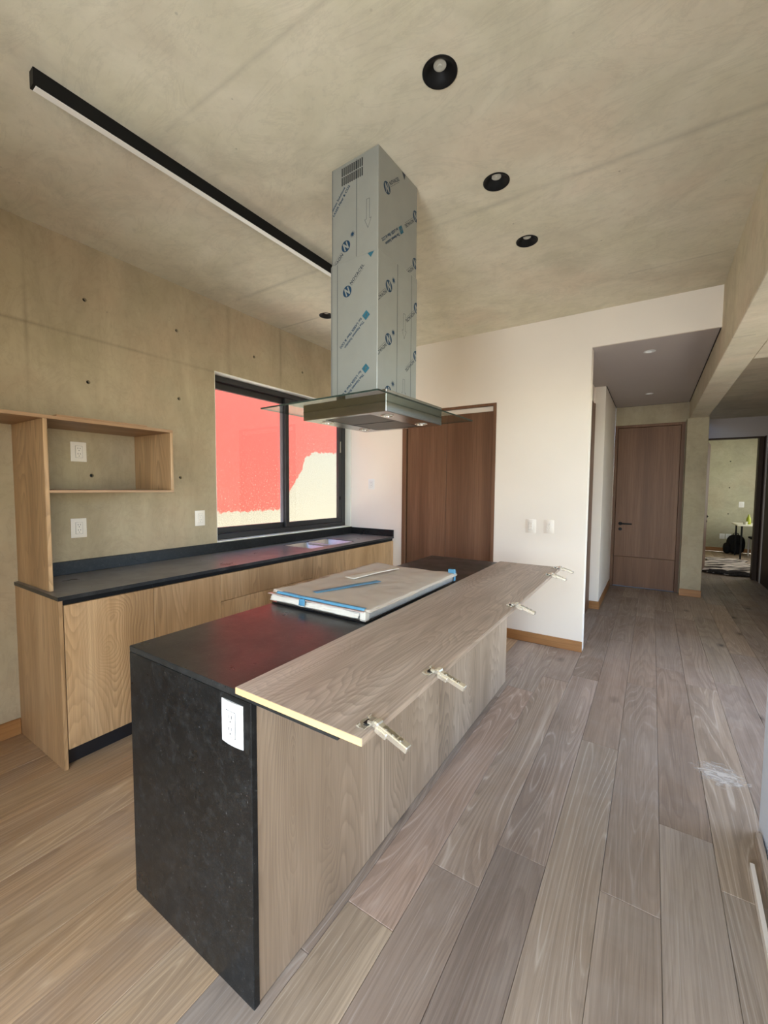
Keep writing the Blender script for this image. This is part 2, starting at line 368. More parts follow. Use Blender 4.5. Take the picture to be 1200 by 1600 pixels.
def thing(name, label, cat, loc, rotz=0, group=None):
    o = bpy.data.objects.new(name, None); C.objects.link(o); o.empty_display_size = .1
    o.location = loc; o.rotation_euler = (0, 0, rotz); o['label'] = label; o['category'] = cat
    if group: o['group'] = group
    return o
def shell(name, loc=(0, 0, 0)):
    o = bpy.data.objects.new(name, None); C.objects.link(o); o.empty_display_size = .1; o.location = loc; o['kind'] = 'structure'; return o
def struct(o, label=None):
    o['kind'] = 'structure'
    if label: o['label'] = label
    return o
def boolean(o, cutter_bm):
    me = bpy.data.meshes.new('cutter'); bmesh.ops.recalc_face_normals(cutter_bm, faces=cutter_bm.faces[:]); cutter_bm.to_mesh(me); cutter_bm.free()
    c = bpy.data.objects.new('cutter', me); C.objects.link(c)
    md = o.modifiers.new('cut', 'BOOLEAN'); md.object = c; md.operation = 'DIFFERENCE'; md.solver = 'EXACT'; md.use_self = True
    dg = bpy.context.evaluated_depsgraph_get()
    new = bpy.data.meshes.new_from_object(o.evaluated_get(dg)); o.modifiers.clear(); old = o.data; o.data = new; new.name = o.name
    bpy.data.objects.remove(c); bpy.data.meshes.remove(me); bpy.data.meshes.remove(old)
def copy_tree(o, parent=None):
    c = o.copy(); C.objects.link(c)
    if parent: c.parent = parent
    for ch in list(o.children): copy_tree(ch, c)
    return c

# ------------------------------------------------------------------ room constants (metres, read off the photograph)
XW, XC, YL, YB = -3.0516, -2.4479, .8228, 3.9867          # window wall, counter front, cabinet gable, closet wall
ZC, ZT, ZS = .8965, 2.9587, 2.6558                        # counter top, ceiling, hall soffit
XR, XB, XB2 = -.4768, .3862, .580                         # closet wall's outer corner, beam faces
WY0, WZ0, WZ1 = 2.1434, .9787, 2.3971                     # window opening
IX0, IX1, IY0, IY1, IZ = -1.502, -.8694, .7031, 3.049, .8976
YD, YBW, YE, XH = 7.1, 8.8, 12.5, 1.5                     # hall door wall, bedroom wall, bedroom end, hall side wall
YR = -1.6

# floor: screed with every board its own piece
floor = struct(box('floor', XW - .2, 3.0, YR - .3, YE + .1, -.12, -.018, M['floor_sub'], bevel=0))
PW = .1845
tones = [(1, .93, .84), (.90, .86, .80), (.84, .80, .77), (1.0, .95, .9), (.94, .86, .80), (.78, .73, .70), (.97, .88, .78), (.88, .85, .82)]
known = {  # row -> (joint positions), and a tone for the boards the photo shows clearly
    -2: ([1.09, 3.0, 4.9], {0: (1.06, .99, .86), 1: (.98, .84, .77)}),
    -1: ([1.387, 3.3], {0: (.90, .84, .81), 1: (.92, .83, .76)}),
    0: ([1.609, 3.45, 5.3], {0: (.58, .54, .53), 1: (.82, .75, .72), 2: (.82, .74, .68)}),
    1: ([2.58, 4.5, 6.4], {0: (.93, .88, .82), 1: (.80, .72, .67), 2: (.78, .72, .67)}),
    2: ([1.62, 3.55, 5.5], {0: (.84, .80, .77), 1: (.80, .74, .70), 2: (.84, .75, .68)}),
    3: ([2.1, 4.0, 5.9], {0: (.88, .86, .85), 1: (.86, .77, .70), 2: (.8, .73, .68)}),
}
plank_mesh = {}
def plank(x, y0, y1, tone):
    L = round(y1 - y0, 3)
    if L < .05: return
    if L not in plank_mesh:
        bm = bmesh.new(); add_box(bm, -PW / 2 + .0006, PW / 2 - .0006, .0006, L - .0006, -.0175, 0, .0014)
        bmesh.ops.recalc_face_normals(bm, faces=bm.faces[:])
        me = bpy.data.meshes.new('plank'); bm.to_mesh(me); bm.free(); me.materials.append(M['plank']); plank_mesh[L] = me
    o = bpy.data.objects.new('plank', plank_mesh[L]); C.objects.link(o); o.parent = floor
    o.location = (x, y0, random.uniform(-.0004, .0004)); o.color = tone + (1,)
for r in range(-14, 13):
    x0 = -.4745 + r * PW; xm = x0 + PW / 2
    if xm < XW: continue
    ya = YR
    yz = YB - .012 if xm < -.60 else (YD - .02 if xm < XB else YE - .015)
    if xm > XH - .01: ya = YBW + .12
    if xm > 2.5: continue
    js, tn = known.get(r, (None, {}))
    if js is None:
        js = []; y = YR + random.uniform(.5, 1.8)
        while y < yz - .3: js.append(round(y, 2)); y += 1.9
    else:
        js = list(js); y = js[-1] + 1.9
        while y < yz - .3: js.append(round(y, 2)); y += 1.9
    ed = [ya] + [j for j in js if ya + .1 < j < yz - .1] + [yz]
    for k in range(len(ed) - 1):
        t = tn.get(k)
        if t is None:
            t = random.choice(tones)
            if xm < -1.0: t = random.choice([(1.12, .88, .60), (1.02, .80, .56), (1.14, .93, .66), (1.06, .83, .58)])  # warm light over the left floor put into these boards' tones
        plank(xm, ed[k], ed[k + 1], t)

# ------------------------------------------------------------------ window wall with opening, formwork joints and tie holes
wl_ = struct(box('wall_left', XW - .2, XW, YR, YB + .1, 0, ZT, M['concrete_wall'], bevel=0))
cut = bmesh.new(); add_box(cut, XW - .4, XW + .1, WY0, YB, WZ0, WZ1); boolean(wl_, cut)
ties = [(1.225, 2.618), (1.23, 2.109), (1.828, 2.618), (1.835, 2.114), (1.833, 1.517), (2.551, 2.615), (3.164, 2.619), (1.232, 1.514), (.62, 2.618), (.62, 2.11)]
cut = bmesh.new()
for y, z in ties: add_cyl(cut, (XW - .022, y, z), .010, .013, .04, 'x', 16)
boolean(wl_, cut)
for y, z in ties:
    bm = bmesh.new(); add_cyl(bm, (XW - .0215, y, z), .0098, .0098, .004, 'x', 12)
    obj('tie_plug', bm, M['gap'], wl_)
# plastered lining of the opening
tr = shell('trim_1', (XW, WY0, WZ0))
box('sill', XW - .2, XW - .001, WY0, YB, WZ0, WZ0 + .008, M['reveal'], tr)
box('head_lining', XW - .2, XW - .001, WY0, YB, WZ1 - .006, WZ1, M['reveal'], tr)
box('jamb_lining', XW - .2, XW - .001, YB - .006, YB, WZ0 + .008, WZ1 - .006, M['reveal'], tr)
box('jamb_lining', XW - .2, XW - .001, WY0, WY0 + .006, WZ0 + .008, WZ1 - .006, M['reveal'], tr)

# sliding window
win = shell('window_1', (XW - .14, WY0, WZ0))
wa, wb, za, zb = WY0 + .007, YB - .007, WZ0 + .009, WZ1 - .007
bm = bmesh.new()
fx0, fx1 = XW - .175, XW - .085
add_box(bm, fx0, fx1, wa, wb, za, za + .048, .002); add_box(bm, fx0, fx1, wa, wb, zb - .045, zb, .002)
add_box(bm, fx0, fx1, wa, wa + .04, za + .048, zb - .045, .002); add_box(bm, fx0, fx1, wb - .06, wb, za + .048, zb - .045, .002)
fr = obj('outer_frame', bm, M['alu'], win)
box('track_rail', XW - .130, XW - .122, wa + .042, wb - .062, za + .049, za + .058, M['alu'], win)
def sash(x0, x1, y0, y1, grey):
    s = bmesh.new(); z0, z1 = za + .05, zb - .047
    add_box(s, x0, x1, y0, y1, z0, z0 + .05, .002); add_box(s, x0, x1, y0, y1, z1 - .055, z1, .002)
    add_box(s, x0, x1, y0, y0 + .05, z0 + .05, z1 - .055, .002); add_box(s, x0, x1, y1 - .062, y1, z0 + .05, z1 - .055, .002)
    so = obj('sash', s, M['alu'], win)
    box('glass_pane', (x0 + x1) / 2 - .003, (x0 + x1) / 2 + .003, y0 + .045, y1 - .055, z0 + .045, z1 - .05, M['glass'], so, 0)
    if grey: box('meeting_stile', x0 - .001, x1 + .003, y1 - .118, y1 - .0625, z0 + .05, z1 - .055, M['alu_lit'], so)
    return so
sash(XW - .168, XW - .133, wa + .042, 3.085, False)
s2 = sash(XW - .122, XW - .090, 3.01, wb - .062, False)
box('meeting_stile', XW - .134, XW - .131, 2.975, 3.02, za + .1, zb - .1, M['alu_lit'], win)
box('latch', XW - .090, XW - .080, wb - .105, wb - .088, 1.86, 1.99, M['steel'], win)
box('latch', XW - .090, XW - .080, wb - .105, wb - .088, 1.30, 1.34, M['black'], win)

# neighbour's wall and the yard between
bm = bmesh.new(); add_box(bm, -6.25, -6.0, -4, 15, -.3, 4.7)
struct(obj('wall_exterior', bm, M['neighbour']))
struct(box('floor_exterior', -6.0, XW - .2, -4, 15, -.3, -.05, M['ground'], bevel=0))

# ------------------------------------------------------------------ closet wall (far wall of the kitchen)
CX0, CX1, CZ = -2.3395, -1.2914, 2.2757
wbk = struct(box('wall_back', XW, XR, YB, YB + .12, 0, ZT, M['plaster'], bevel=0))
cut = bmesh.new(); add_box(cut, CX0, CX1, YB - .1, YB + .3, -.1, CZ); boolean(wbk, cut)
struct(box('wall_above_hall', XR, XB, YB, YB + .02, ZS, ZT, M['plaster'], bevel=0))
cl = shell('door_1', ((CX0 + CX1) / 2, YB, 0))
bm = bmesh.new(); add_box(bm, CX0, CX0 + .045, YB - .006, YB + .118, 0, CZ, .0015); add_box(bm, CX1 - .032, CX1, YB - .006, YB + .118, 0, CZ, .0015)
add_box(bm, CX0 + .045, CX1 - .032, YB - .006, YB + .118, CZ - .024, CZ, .0015)
obj('door_frame', bm, M['walnut'], cl)
box('head_filler', CX0 + .046, CX1 - .033, YB + .03, YB + .11, 2.203, CZ - .025, M['plaster'], cl)
for a, b in ((CX0 + .056, -1.818), (-1.8145, CX1 - .036)):
    box('door_leaf', a, b, YB + .016, YB + .052, .008, 2.200, M['walnut'], cl, .0015)
box('closet_back', CX0 + .046, CX1 - .033, YB + .085, YB + .095, 0, 2.2, M['gap'], cl, 0)

# ------------------------------------------------------------------ ceiling with recesses for the downlights
ceil = struct(box('ceiling', XW - .2, XB, YR, YB + .12, ZT, ZT + .24, M['ceil'], bevel=0))
spots = [(-.707, 1.446), (-.704, 2.087), (-.701, 2.670), (-2.469, 2.862)]
cut = bmesh.new()
for x, y in spots: add_cyl(cut, (x, y, ZT - .05), .056, .056, .17, 'z', 32)
boolean(ceil, cut)
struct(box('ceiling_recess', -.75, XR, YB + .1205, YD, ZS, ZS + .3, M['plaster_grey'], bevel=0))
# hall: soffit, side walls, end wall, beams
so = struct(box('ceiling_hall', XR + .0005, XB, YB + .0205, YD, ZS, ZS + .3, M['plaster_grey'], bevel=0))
cut = bmesh.new()
for x, y in ((-.067, 4.364), (-.08, 6.26)): add_cyl(cut, (x, y, ZS - .05), .038, .038, .12, 'z', 24)
boolean(so, cut)
struct(box('ceiling_passage', XB2, XH, 4.064, YBW, 2.62, 2.9, M['ceil'], bevel=0))
bm = bmesh.new(); add_box(bm, XB, XB2, YR, YD + .12, 2.41, 3.18, .004)
struct(obj('wall_beam', bm, M['ceil']))
bm = bmesh.new(); add_box(bm, XB2, XH + .1, 3.55, 4.064, 2.41, 3.18, .004)
struct(obj('wall_crossbeam', bm, M['ceil']))
struct(box('ceiling_dining', XB2, XH + .1, YR, 3.55, ZT, ZT + .24, M['ceil'], bevel=0))
bm = bmesh.new(); add_box(bm, .36, .595, 6.945, 7.2, 0, 2.41, .003)
struct(obj('wall_column', bm, M['concrete']))
bm = bmesh.new(); add_box(bm, -.62, -.5, 5.55, YD, 0, ZS, .002); struct(obj('wall_hall_left', bm, M['plaster']))
bm = bmesh.new(); add_box(bm, -.74, -.62, YB + .12, 5.55, 0, ZS)
wr = struct(obj('wall_hall_recess', bm, M['plaster']))
d3 = shell('door_3', (-.62, 4.9, 0))
box('door_leaf', -.619, -.600, 4.16, 5.50, .008, 2.44, M['walnut'], d3)
box('door_frame', -.619, -.603, 5.501, 5.549, 0, 2.46, M['walnut'], d3)
sg = shell('trim_2', (XB, YD, ZS))                        # dark strips painting the shade in the gap round the hall soffit
box('shadow_strip', XB - .008, XB - .0005, YB + .03, YD - .001, ZS - .003, ZS - .0003, M['gap'], sg, 0)
box('shadow_strip', -.4995, -.493, 5.551, YD - .001, ZS - .003, ZS - .0003, M['gap'], sg, 0)
box('shadow_strip', -.487, XB - .015, YD - .007, YD - .0005, ZS - .003, ZS - .0003, M['gap'], sg, 0)
# end wall of the hall, cast concrete over the door
we = struct(box('wall_hall_end', -.5, .40, YD, YD + .14, 0, ZS + .2, M['concrete'], bevel=0))
DX0, DX1, DZ = -.499, .352, 2.386
cut = bmesh.new(); add_box(cut, DX0, DX1, YD - .1, YD + .3, -.1, DZ); boolean(we, cut)
d2 = shell('door_2', (0, YD, 0))
bm = bmesh.new(); add_box(bm, DX0 + .001, DX0 + .040, YD - .012, YD + .13, 0, DZ - .001, .0015); add_box(bm, DX1 - .045, DX1 - .001, YD - .012, YD + .13, 0, DZ - .001, .0015)
add_box(bm, DX0 + .040, DX1 - .045, YD - .012, YD + .13, DZ - .037, DZ - .001, .0015)
obj('door_frame', bm, M['walnut'], d2)
box('upper_panel', DX0 + .043, DX1 - .048, YD + .012, YD + .05, .452, DZ - .040, M['walnut'], d2, .002)
box('lower_panel', DX0 + .043, DX1 - .048, YD + .012, YD + .05, .008, .448, M['walnut'], d2, .002)
box('leak_backing', DX0 + .0405, DX1 - .0455, YD + .056, YD + .128, 0, DZ - .038, M['gap'], d2, 0)  # dark box added behind the leaf to stop sky leaking round it
def lever(parent, x, y, z, s=1, length=.125):
    bm = bmesh.new(); add_cyl(bm, (x, y - .010, z), .026, .026, .010, 'y', 20)
    add_cyl(bm, (x, y - .05, z), .010, .010, .045, 'y', 12)
    add_box(bm, min(x - s * .012, x + s * length), max(x - s * .012, x + s * length), y - .058, y - .044, z - .010, z + .010, .004, 2)
    h = obj('lever_handle', bm, M['black'], parent, smooth=True)
    bm = bmesh.new(); add_cyl(bm, (x, y - .008, z - .082), .024, .024, .008, 'y', 20); obj('key_rose', bm, M['black'], parent, smooth=True)
    return h
lever(d2, -.385, YD + .012, .940, 1, .15)

# bedroom wall, its open door, passage side wall with a dark door
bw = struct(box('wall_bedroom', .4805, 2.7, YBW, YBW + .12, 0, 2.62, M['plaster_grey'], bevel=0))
BX0, BX1, BZ = .700, 1.452, 2.305
cut = bmesh.new(); add_box(cut, BX0, BX1, YBW - .1, YBW + .3, -.1, BZ); boolean(bw, cut)
d4 = shell('door_4', (BX0, YBW, 0))
bm = bmesh.new(); add_box(bm, BX0 + .001, BX0 + .012, YBW - .01, YBW + .119, 0, BZ - .001, .001); add_box(bm, BX1 - .058, BX1 - .001, YBW - .01, YBW + .119, 0, BZ - .001, .001)
add_box(bm, BX0 + .012, BX1 - .058, YBW - .01, YBW + .119, BZ - .024, BZ - .001, .001)
obj('door_frame', bm, M['dark_wood'], d4)
bm = bmesh.new(); add_box(bm, 0, .038, 0, .74, .008, BZ - .03, .0015)
lf = obj('door_leaf', bm, M['walnut'], d4, local=True); lf.location = (.018, .125, 0); lf.rotation_euler = (0, 0, math.radians(-8.5))
bm = bmesh.new(); add_cyl(bm, (.038, .68, .965), .024, .024, .01, 'x', 16); add_box(bm, .048, .062, .58, .69, .955, .975, .004, 2); add_cyl(bm, (.038, .68, .875), .02, .02, .008, 'x', 16)
obj('lever_handle', bm, M['black'], lf, local=True)
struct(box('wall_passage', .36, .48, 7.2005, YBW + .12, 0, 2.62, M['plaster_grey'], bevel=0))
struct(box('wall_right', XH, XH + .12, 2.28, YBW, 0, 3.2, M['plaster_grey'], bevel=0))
wrt = [o for o in S.objects if o.name == 'wall_right'][0]
cut = bmesh.new(); add_box(cut, XH - .1, XH + .3, 2.40, 4.15, .15, 2.35); boolean(wrt, cut)  # unseen opening added for the hall fill lamp
struct(box('ceiling_sun_block', XH + .12, 3.2, YR - .3, 5.0, 2.55, 2.70, M['plaster'], bevel=0))  # unseen overhang added to keep the sun out of the side openings
d5 = shell('door_5', (XH, 8.2, 0))
box('door_leaf', XH - .040, XH - .001, 7.25, 8.55, .008, 2.24, M['dark_wood'], d5)
box('door_frame', XH - .052, XH - .001, 8.552, 8.62, 0, 2.30, M['plaster_grey'], d5)
box('door_frame', XH - .050, XH - .001, 8.624, 8.785, 0, 2.30, M['dark_wood'], d5)
struct(box('wall_bedroom_end', .3, 2.8, YE, YE + .15, 0, 2.75, M['concrete_grey'], bevel=0))
bedw = [w_ for w_ in S.objects if w_.name == 'wall_bedroom_end'][0]
cut = bmesh.new(); bt = [(1.498, 2.114), (1.506, 1.505), (1.508, .892)]
for x, z in bt: add_cyl(cut, (x, YE - .02, z), .016, .012, .045, 'y', 12)
boolean(bedw, cut)
for x, z in bt:
    bm = bmesh.new(); add_cyl(bm, (x, YE + .018, z), .012, .012, .004, 'y', 12); obj('tie_plug', bm, M['gap'], bedw)
struct(box('wall_bedroom_left', .3, .45, YBW + .12, YE, 0, 2.75, M['concrete_grey'], bevel=0))
br = struct(box('wall_bedroom_right', 2.5, 2.65, YBW + .12, YE, 0, 2.75, M['concrete_grey'], bevel=0))
cut = bmesh.new(); add_box(cut, 2.4, 2.8, 10.0, 11.8, .6, 2.3); boolean(br, cut)
struct(box('wall_sky_screen', 3.3, 3.42, 8, 13.5, 0, 4.2, M['ground'], bevel=0))  # unseen screen added to cut blue sky light entering the bedroom
struct(box('ceiling_bedroom', .3, 2.65, YBW + .12, YE + .1, 2.62, 2.8, M['ceil'], bevel=0))

# near side: white wall end beside the camera, rear wall with the terrace door opening
bm = bmesh.new(); add_box(bm, .432, .56, 1.2, 2.275, 0, 2.41, .003); struct(obj('wall_near', bm, M['plaster_skylit']))
wre = struct(box('wall_rear', XW, XH, YR - .12, YR, 0, ZT, M['plaster'], bevel=0))
cut = bmesh.new(); add_box(cut, -1.2, .45, YR - .3, YR + .3, -.01, 2.45); boolean(wre, cut)
struct(box('wall_light_block', XW, -1.25, -.80, -.68, 0, ZT, M['plaster'], bevel=0))  # unseen wall added to shade the cabinet gable from the terrace light
struct(box('wall_near_right', XH, XH + .12, YR, 2.28, 0, 3.2, M['plaster'], bevel=0))

# baseboards
wnr = [o for o in S.objects if o.name == 'wall_near_right'][0]
cut = bmesh.new(); add_box(cut, XH - .1, XH + .3, -1.45, -.30, .05, 2.35); boolean(wnr, cut)
def baseboard(n, x0, x1, y0, y1, mat): struct(box(n, x0, x1, y0, y1, 0.0005, .095, mat, bevel=.002))
baseboard('baseboard_back', CX1 + .003, XR + .004, YB - .013, YB - .0005, M['base_x'])
baseboard('baseboard_left', XW + .0005, XW + .013, YR, YL - .002, M['base_y'])
baseboard('baseboard_hall', -.5, -.488, 5.54, YD - .015, M['base_y'])
baseboard('baseboard_stub', -.60, -.488, 5.537, 5.5495, M['base_x'])
baseboard('baseboard_column', .356, .599, 6.932, 6.9445, M['base_x'])
baseboard('baseboard_bedroom', .46, 2.49, YE - .013, YE - .0005, M['base_x'])

# ------------------------------------------------------------------ base cabinets under the window
GX = XC                                                     # door faces
def cabinet(name, label, y0, y1, fronts, gable=None):
    t = thing(name, label, 'cabinet', (XC - .3, (y0 + y1) / 2, 0), 0, 'base cabinets under the window')
    bm = bmesh.new(); add_box(bm, XW + .002, XC - .022, y0 + .0006, y1 - .0006, .10, .69 if name == 'sink_cabinet' else .8755)
    obj('carcass', bm, M['gap'], t)
    box('plinth', XC - .065, XC - .05, y0 + .0006, y1 - .0006, .001, .0995, M['toe'], t, .001)
    box('finger_channel', XC - .0215, XC - .012, y0 + .0006, y1 - .0006, .8495, .8750, M['black'], t, .001)
    for n, a, b, za_, zb_ in fronts: box(n, XC - .0195, XC, a + .0015, b - .0015, za_, zb_, M['oak_knot' if gable else 'oak'], t, .0012)
    return t
g = cabinet('base_cabinet', 'oak base cabinet with a swirling knot in its door, next to the end gable', YL + .0185, 1.290, [('door', YL + .0205, 1.290, .102, .848)], True)
bm = bmesh.new(); add_box(bm, XW + .002, XC, YL, YL + .018, .001, .8755, .0012); obj('end_gable', bm, M['oak'], g)
cabinet('base_cabinet', 'oak single-door base cabinet between the knotted door and the drawers', 1.290, 1.742, [('door', 1.290, 1.742, .102, .848)])
cabinet('drawer_cabinet', 'oak drawer cabinet, shallow top drawer over deep ones, before the sink', 1.742, 2.650, [('drawer', 1.742, 2.650, .664, .848), ('drawer', 1.742, 2.650, .384, .661), ('drawer', 1.742, 2.650, .102, .381)])
cabinet('sink_cabinet', 'oak two-door cabinet under the steel sink, partly hidden by the island', 2.650, 3.520, [('door', 2.650, 3.085, .102, .848), ('door', 3.085, 3.520, .102, .848)])
cabinet('base_cabinet', 'oak base cabinet in the corner against the cream wall', 3.520, YB - .001, [('door', 3.520, YB - .001, .102, .848)])

ct = thing('countertop', 'long black granite worktop with upstand under the window', 'countertop', (XC - .3, 2.4, .8765))
bm = bmesh.new(); SX0, SX1, SY0, SY1 = -2.93, -2.555, 2.76, 3.40
e = XC + .006
add_box(bm, XW + .001, e, YL - .003, SY0, .8765, ZC); add_box(bm, XW + .001, e, SY1, YB - .001, .8765, ZC)
add_box(bm, XW + .001, SX0, SY0, SY1, .8765, ZC); add_box(bm, SX1, e, SY0, SY1, .8765, ZC)
bmesh.ops.remove_doubles(bm, verts=bm.verts[:], dist=.0005)
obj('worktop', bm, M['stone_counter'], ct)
box('upstand', XW + .001, XW + .020, YL + .0365, YB - .001, ZC + .0002, WZ0 - .001, M['stone'], ct)
box('upstand', XW + .0205, e, YB - .021, YB - .001, ZC + .0002, WZ0 - .006, M['stone'], ct)

sk = thing('kitchen_sink', 'double-bowl stainless steel sink set into the black worktop', 'sink', ((SX0 + SX1) / 2, (SY0 + SY1) / 2, .70))
def bowl(y0, y1):
    bm = bmesh.new(); add_box(bm, SX0 + .003, SX1 - .003, y0, y1, .70, ZC - .004)
    top = [f for f in bm.faces if all(v.co.z > .8 for v in f.verts)]; bmesh.ops.delete(bm, geom=top, context='FACES')
    es = [e_ for e_ in bm.edges if not e_.is_boundary]
    bmesh.ops.bevel(bm, geom=es, offset=.04, segments=4, affect='EDGES', profile=.5)
    b = obj('bowl', bm, M['satin'], sk, smooth=True)
    sd = b.modifiers.new('thick', 'SOLIDIFY'); sd.thickness = .0015
    bm = bmesh.new(); add_cyl(bm, ((SX0 + SX1) / 2, (y0 + y1) / 2, .7015), .04, .034, .004, 'z', 20); obj('drain', bm, M['chrome'], b, smooth=True)
bowl(SY0 + .003, 3.070); bowl(3.090, SY1 - .003)
box('bridge', SX0 + .004, SX1 - .004, 3.068, 3.092, .870, ZC - .006, M['satin'], sk, .004, seg=2)

# ------------------------------------------------------------------ oak open shelf unit standing on the worktop
XS = -2.603
sh = thing('shelf_unit', 'tall oak open shelf frame on the worktop, against the concrete wall', 'shelf', (XS - .2, 1.1, ZC))
box('upright', XW + .002, XS, .8385, .8575, ZC + .0005, 1.7895, M['oak'], sh)
box('top_board', XW + .002, XS, -.35, 1.5185, 1.790, 1.808, M['oak_shelf'], sh)
box('shelf_board', XW + .002, XS, .858, 1.5185, 1.410, 1.4245, M['oak_shelf'], sh)
box('side_board', XW + .002, XS, 1.5005, 1.5185, 1.425, 1.7895, M['oak'], sh)
ws = box('wood_offcut', -2.70, XS - .004, .90, 1.36, 1.8082, 1.8175, M['oak_shelf'])
ws['label'] = 'thin oak offcut strip lying on top of the open shelf'; ws['category'] = 'offcut'

# ------------------------------------------------------------------ island
isl = thing('kitchen_island', 'kitchen island with black granite waterfall end and oak panels', 'island', (-1.19, 1.87, 0))
box('waterfall_end', IX0, IX1, IY0, IY0 + .020, .0006, IZ - .0205, M['stone'], isl, .0015)
box('stone_top', IX0, -.575, IY0, IY1, IZ - .020, IZ, M['stone_top'], isl, .002)
ys = [IY0 + .0215, 1.885, IY1 - .002]
for a, b in zip(ys, ys[1:]): box('back_panel', IX1 - .022, IX1 - .003, a, b - .001, .004, IZ - .021, M['oak_panel'], isl, .0012)
box('end_panel', IX0 + .02, IX1 - .023, IY1 - .021, IY1 - .002, .004, IZ - .021, M['oak_panel'], isl)
box('carcass', IX0 + .045, IX1 - .024, IY0 + .022, IY1 - .022, .10, IZ - .022, M['gap'], isl, 0)
box('plinth', IX0 + .08, IX1 - .024, IY0 + .022, IY1 - .022, .001, .099, M['toe'], isl, 0)
for a, b in ((IY0 + .022, 1.48), (1.483, 2.25), (2.253, IY1 - .023)): box('door', IX0 + .022, IX0 + .042, a, b, .102, .848, M['oak'], isl)

# loose oak board with five hinges lying along the island
pl = thing('hinged_board', 'long loose oak door panel lying on the island, hinges along one edge', 'panel', (-.71, 1.85, IZ))
bm = bmesh.new(); add_box(bm, -.207, .207, -1.159, 1.150, .0006, .0186, .0008); pb = obj('panel', bm, M['oak_y'], pl, local=True)
bm = bmesh.new(); add_box(bm, -.207, .207, -1.1602, -1.1592, .001, .0182); obj('raw_edge', bm, M['oak_edge'], pl, local=True)
bm = bmesh.new(); add_box(bm, .2072, .2080, -1.159, 1.150, .001, .0182); obj('edge_band', bm, M['oak_y'], pl, local=True)
pl.rotation_euler = (0, 0, .003)
def hinge_parts(y):
    z = .0188; xe = .207
    bm = bmesh.new(); add_cyl(bm, (xe - .024, y, z - .002), .0165, .0165, .0035, 'z', 24)
    add_box(bm, xe - .033, xe - .012, y - .027, y + .027, z, z + .0025, .001)
    add_box(bm, xe - .036, xe - .029, y - .029, y - .016, z, z + .007, .002); add_box(bm, xe - .036, xe - .029, y + .016, y + .029, z, z + .007, .002)
    add_box(bm, xe - .020, xe + .004, y - .009, y + .009, z + .001, z + .012, .003)
    h = obj('hinge_cup', bm, M['chrome'], pl, local=True)
    bm = bmesh.new(); add_box(bm, xe - .028, xe - .011, y - .0105, y + .0105, z + .0035, z + .0052, .001); obj('cup_hollow', bm, M['black'], h, local=True)
    bm = bmesh.new()
    L = .098
    add_box(bm, 0, L, -.0095, .0095, -.004, .011, .002); add_box(bm, .012, .045, -.013, .013, -.008, .006, .002); add_box(bm, .004, .018, -.012, .012, -.002, .014, .003)
    ma = Matrix.Translation((xe - .006, y, z + .006)) @ Matrix.Rotation(math.radians(16), 4, 'Y') @ Matrix.Rotation(math.radians(-5), 4, 'Z')
    bmesh.ops.transform(bm, matrix=ma, verts=bm.verts[:]); a = obj('hinge_arm', bm, M['chrome'], pl, local=True)
    bm = bmesh.new()
    for k in (.035, .055, .075): add_cyl(bm, (k, 0, .0108), .005, .005, .0022, 'z', 10)
    add_box(bm, .028, .066, -.0045, .0045, .0112, .0118)
    bmesh.ops.transform(bm, matrix=ma, verts=bm.verts[:]); obj('adjusting_screws', bm, M['steel'], a, local=True)
for y in (.745, 1.062, 1.885, 2.690, 2.955): hinge_parts(y - 1.85)

# ------------------------------------------------------------------ wrapped cooktop on the island
ck = thing('wrapped_cooktop', 'flat steel cooktop wrapped in foam sheet and blue tape on the island', 'cooktop', (-1.23, 1.80, IZ))
K0, K1, J0, J1 = -.275, .275, -.455, .455
bm = bmesh.new(); add_box(bm, K0, K1, J0, J1, .0006, .0075, .002); obj('glass_plate', bm, M['dark_glass'], ck, local=True)
bm = bmesh.new(); add_box(bm, K0 + .02, K1 - .003, J0 + .012, J1 - .012, .008, .043, .003); obj('steel_body', bm, M['satin'], ck, local=True)
bm = bmesh.new(); add_box(bm, K1 - .030, K1 - .002, J0 + .002, J0 + .030, .008, .047, .001); obj('corner_bracket', bm, M['foam'], ck, local=True)
bm = bmesh.new(); add_box(bm, K0 + .012, K1 - .002, J0 + .001, J0 + .005, .011, .0135, .0008); obj('rim_strip', bm, M['chrome'], ck, local=True)
def sheet(name, mat, nx, ny, fn, th=.0015, parent=ck):
    bm = bmesh.new(); vs = [[bm.verts.new(fn(i / nx, j / ny)) for i in range(nx + 1)] for j in range(ny + 1)]
    for j in range(ny):
        for i in range(nx): bm.faces.new((vs[j][i], vs[j][i + 1], vs[j + 1][i + 1], vs[j + 1][i]))
    o = obj(name, bm, mat, parent, local=True, smooth=True)
    md = o.modifiers.new('thick', 'SOLIDIFY'); md.thickness = th; md.offset = 0
    return o
nz = lambda x, y, s: mnoise.noise(Vector((x * s, y * s, 3.1)))
def top_fn(dz, ex, sd):
    def f(u, v):
        x = K0 - .005 + u * (K1 - K0 + .006 + ex); y = J0 + .015 + v * (J1 - J0 - .02)
        if u > .93: x += .012 * nz(sd, y, 5)
        if u < .05: x += .022 * nz(sd + 3, y, 7)
        if v > .95: y += .020 * nz(x, sd, 6)
        z = .050 + dz + .006 * nz(x + sd, y, 4) + .004 * nz(x, y + sd, 13)
        if u < .15: z += .012 * (1 - u / .15) * (.5 + nz(sd, y, 5))
        if u > .93: z -= .004 * (u - .93) / .07
        return (x, y, z)
    return f
sheet('foam_sheet', M['paper'], 40, 60, top_fn(.004, .006, 1.0))
sheet('foam_sheet', M['paper'], 30, 50, top_fn(-.001, .010, 5.0))
sheet('foam_sheet', M['paper'], 30, 50, top_fn(-.004, .008, 9.0))
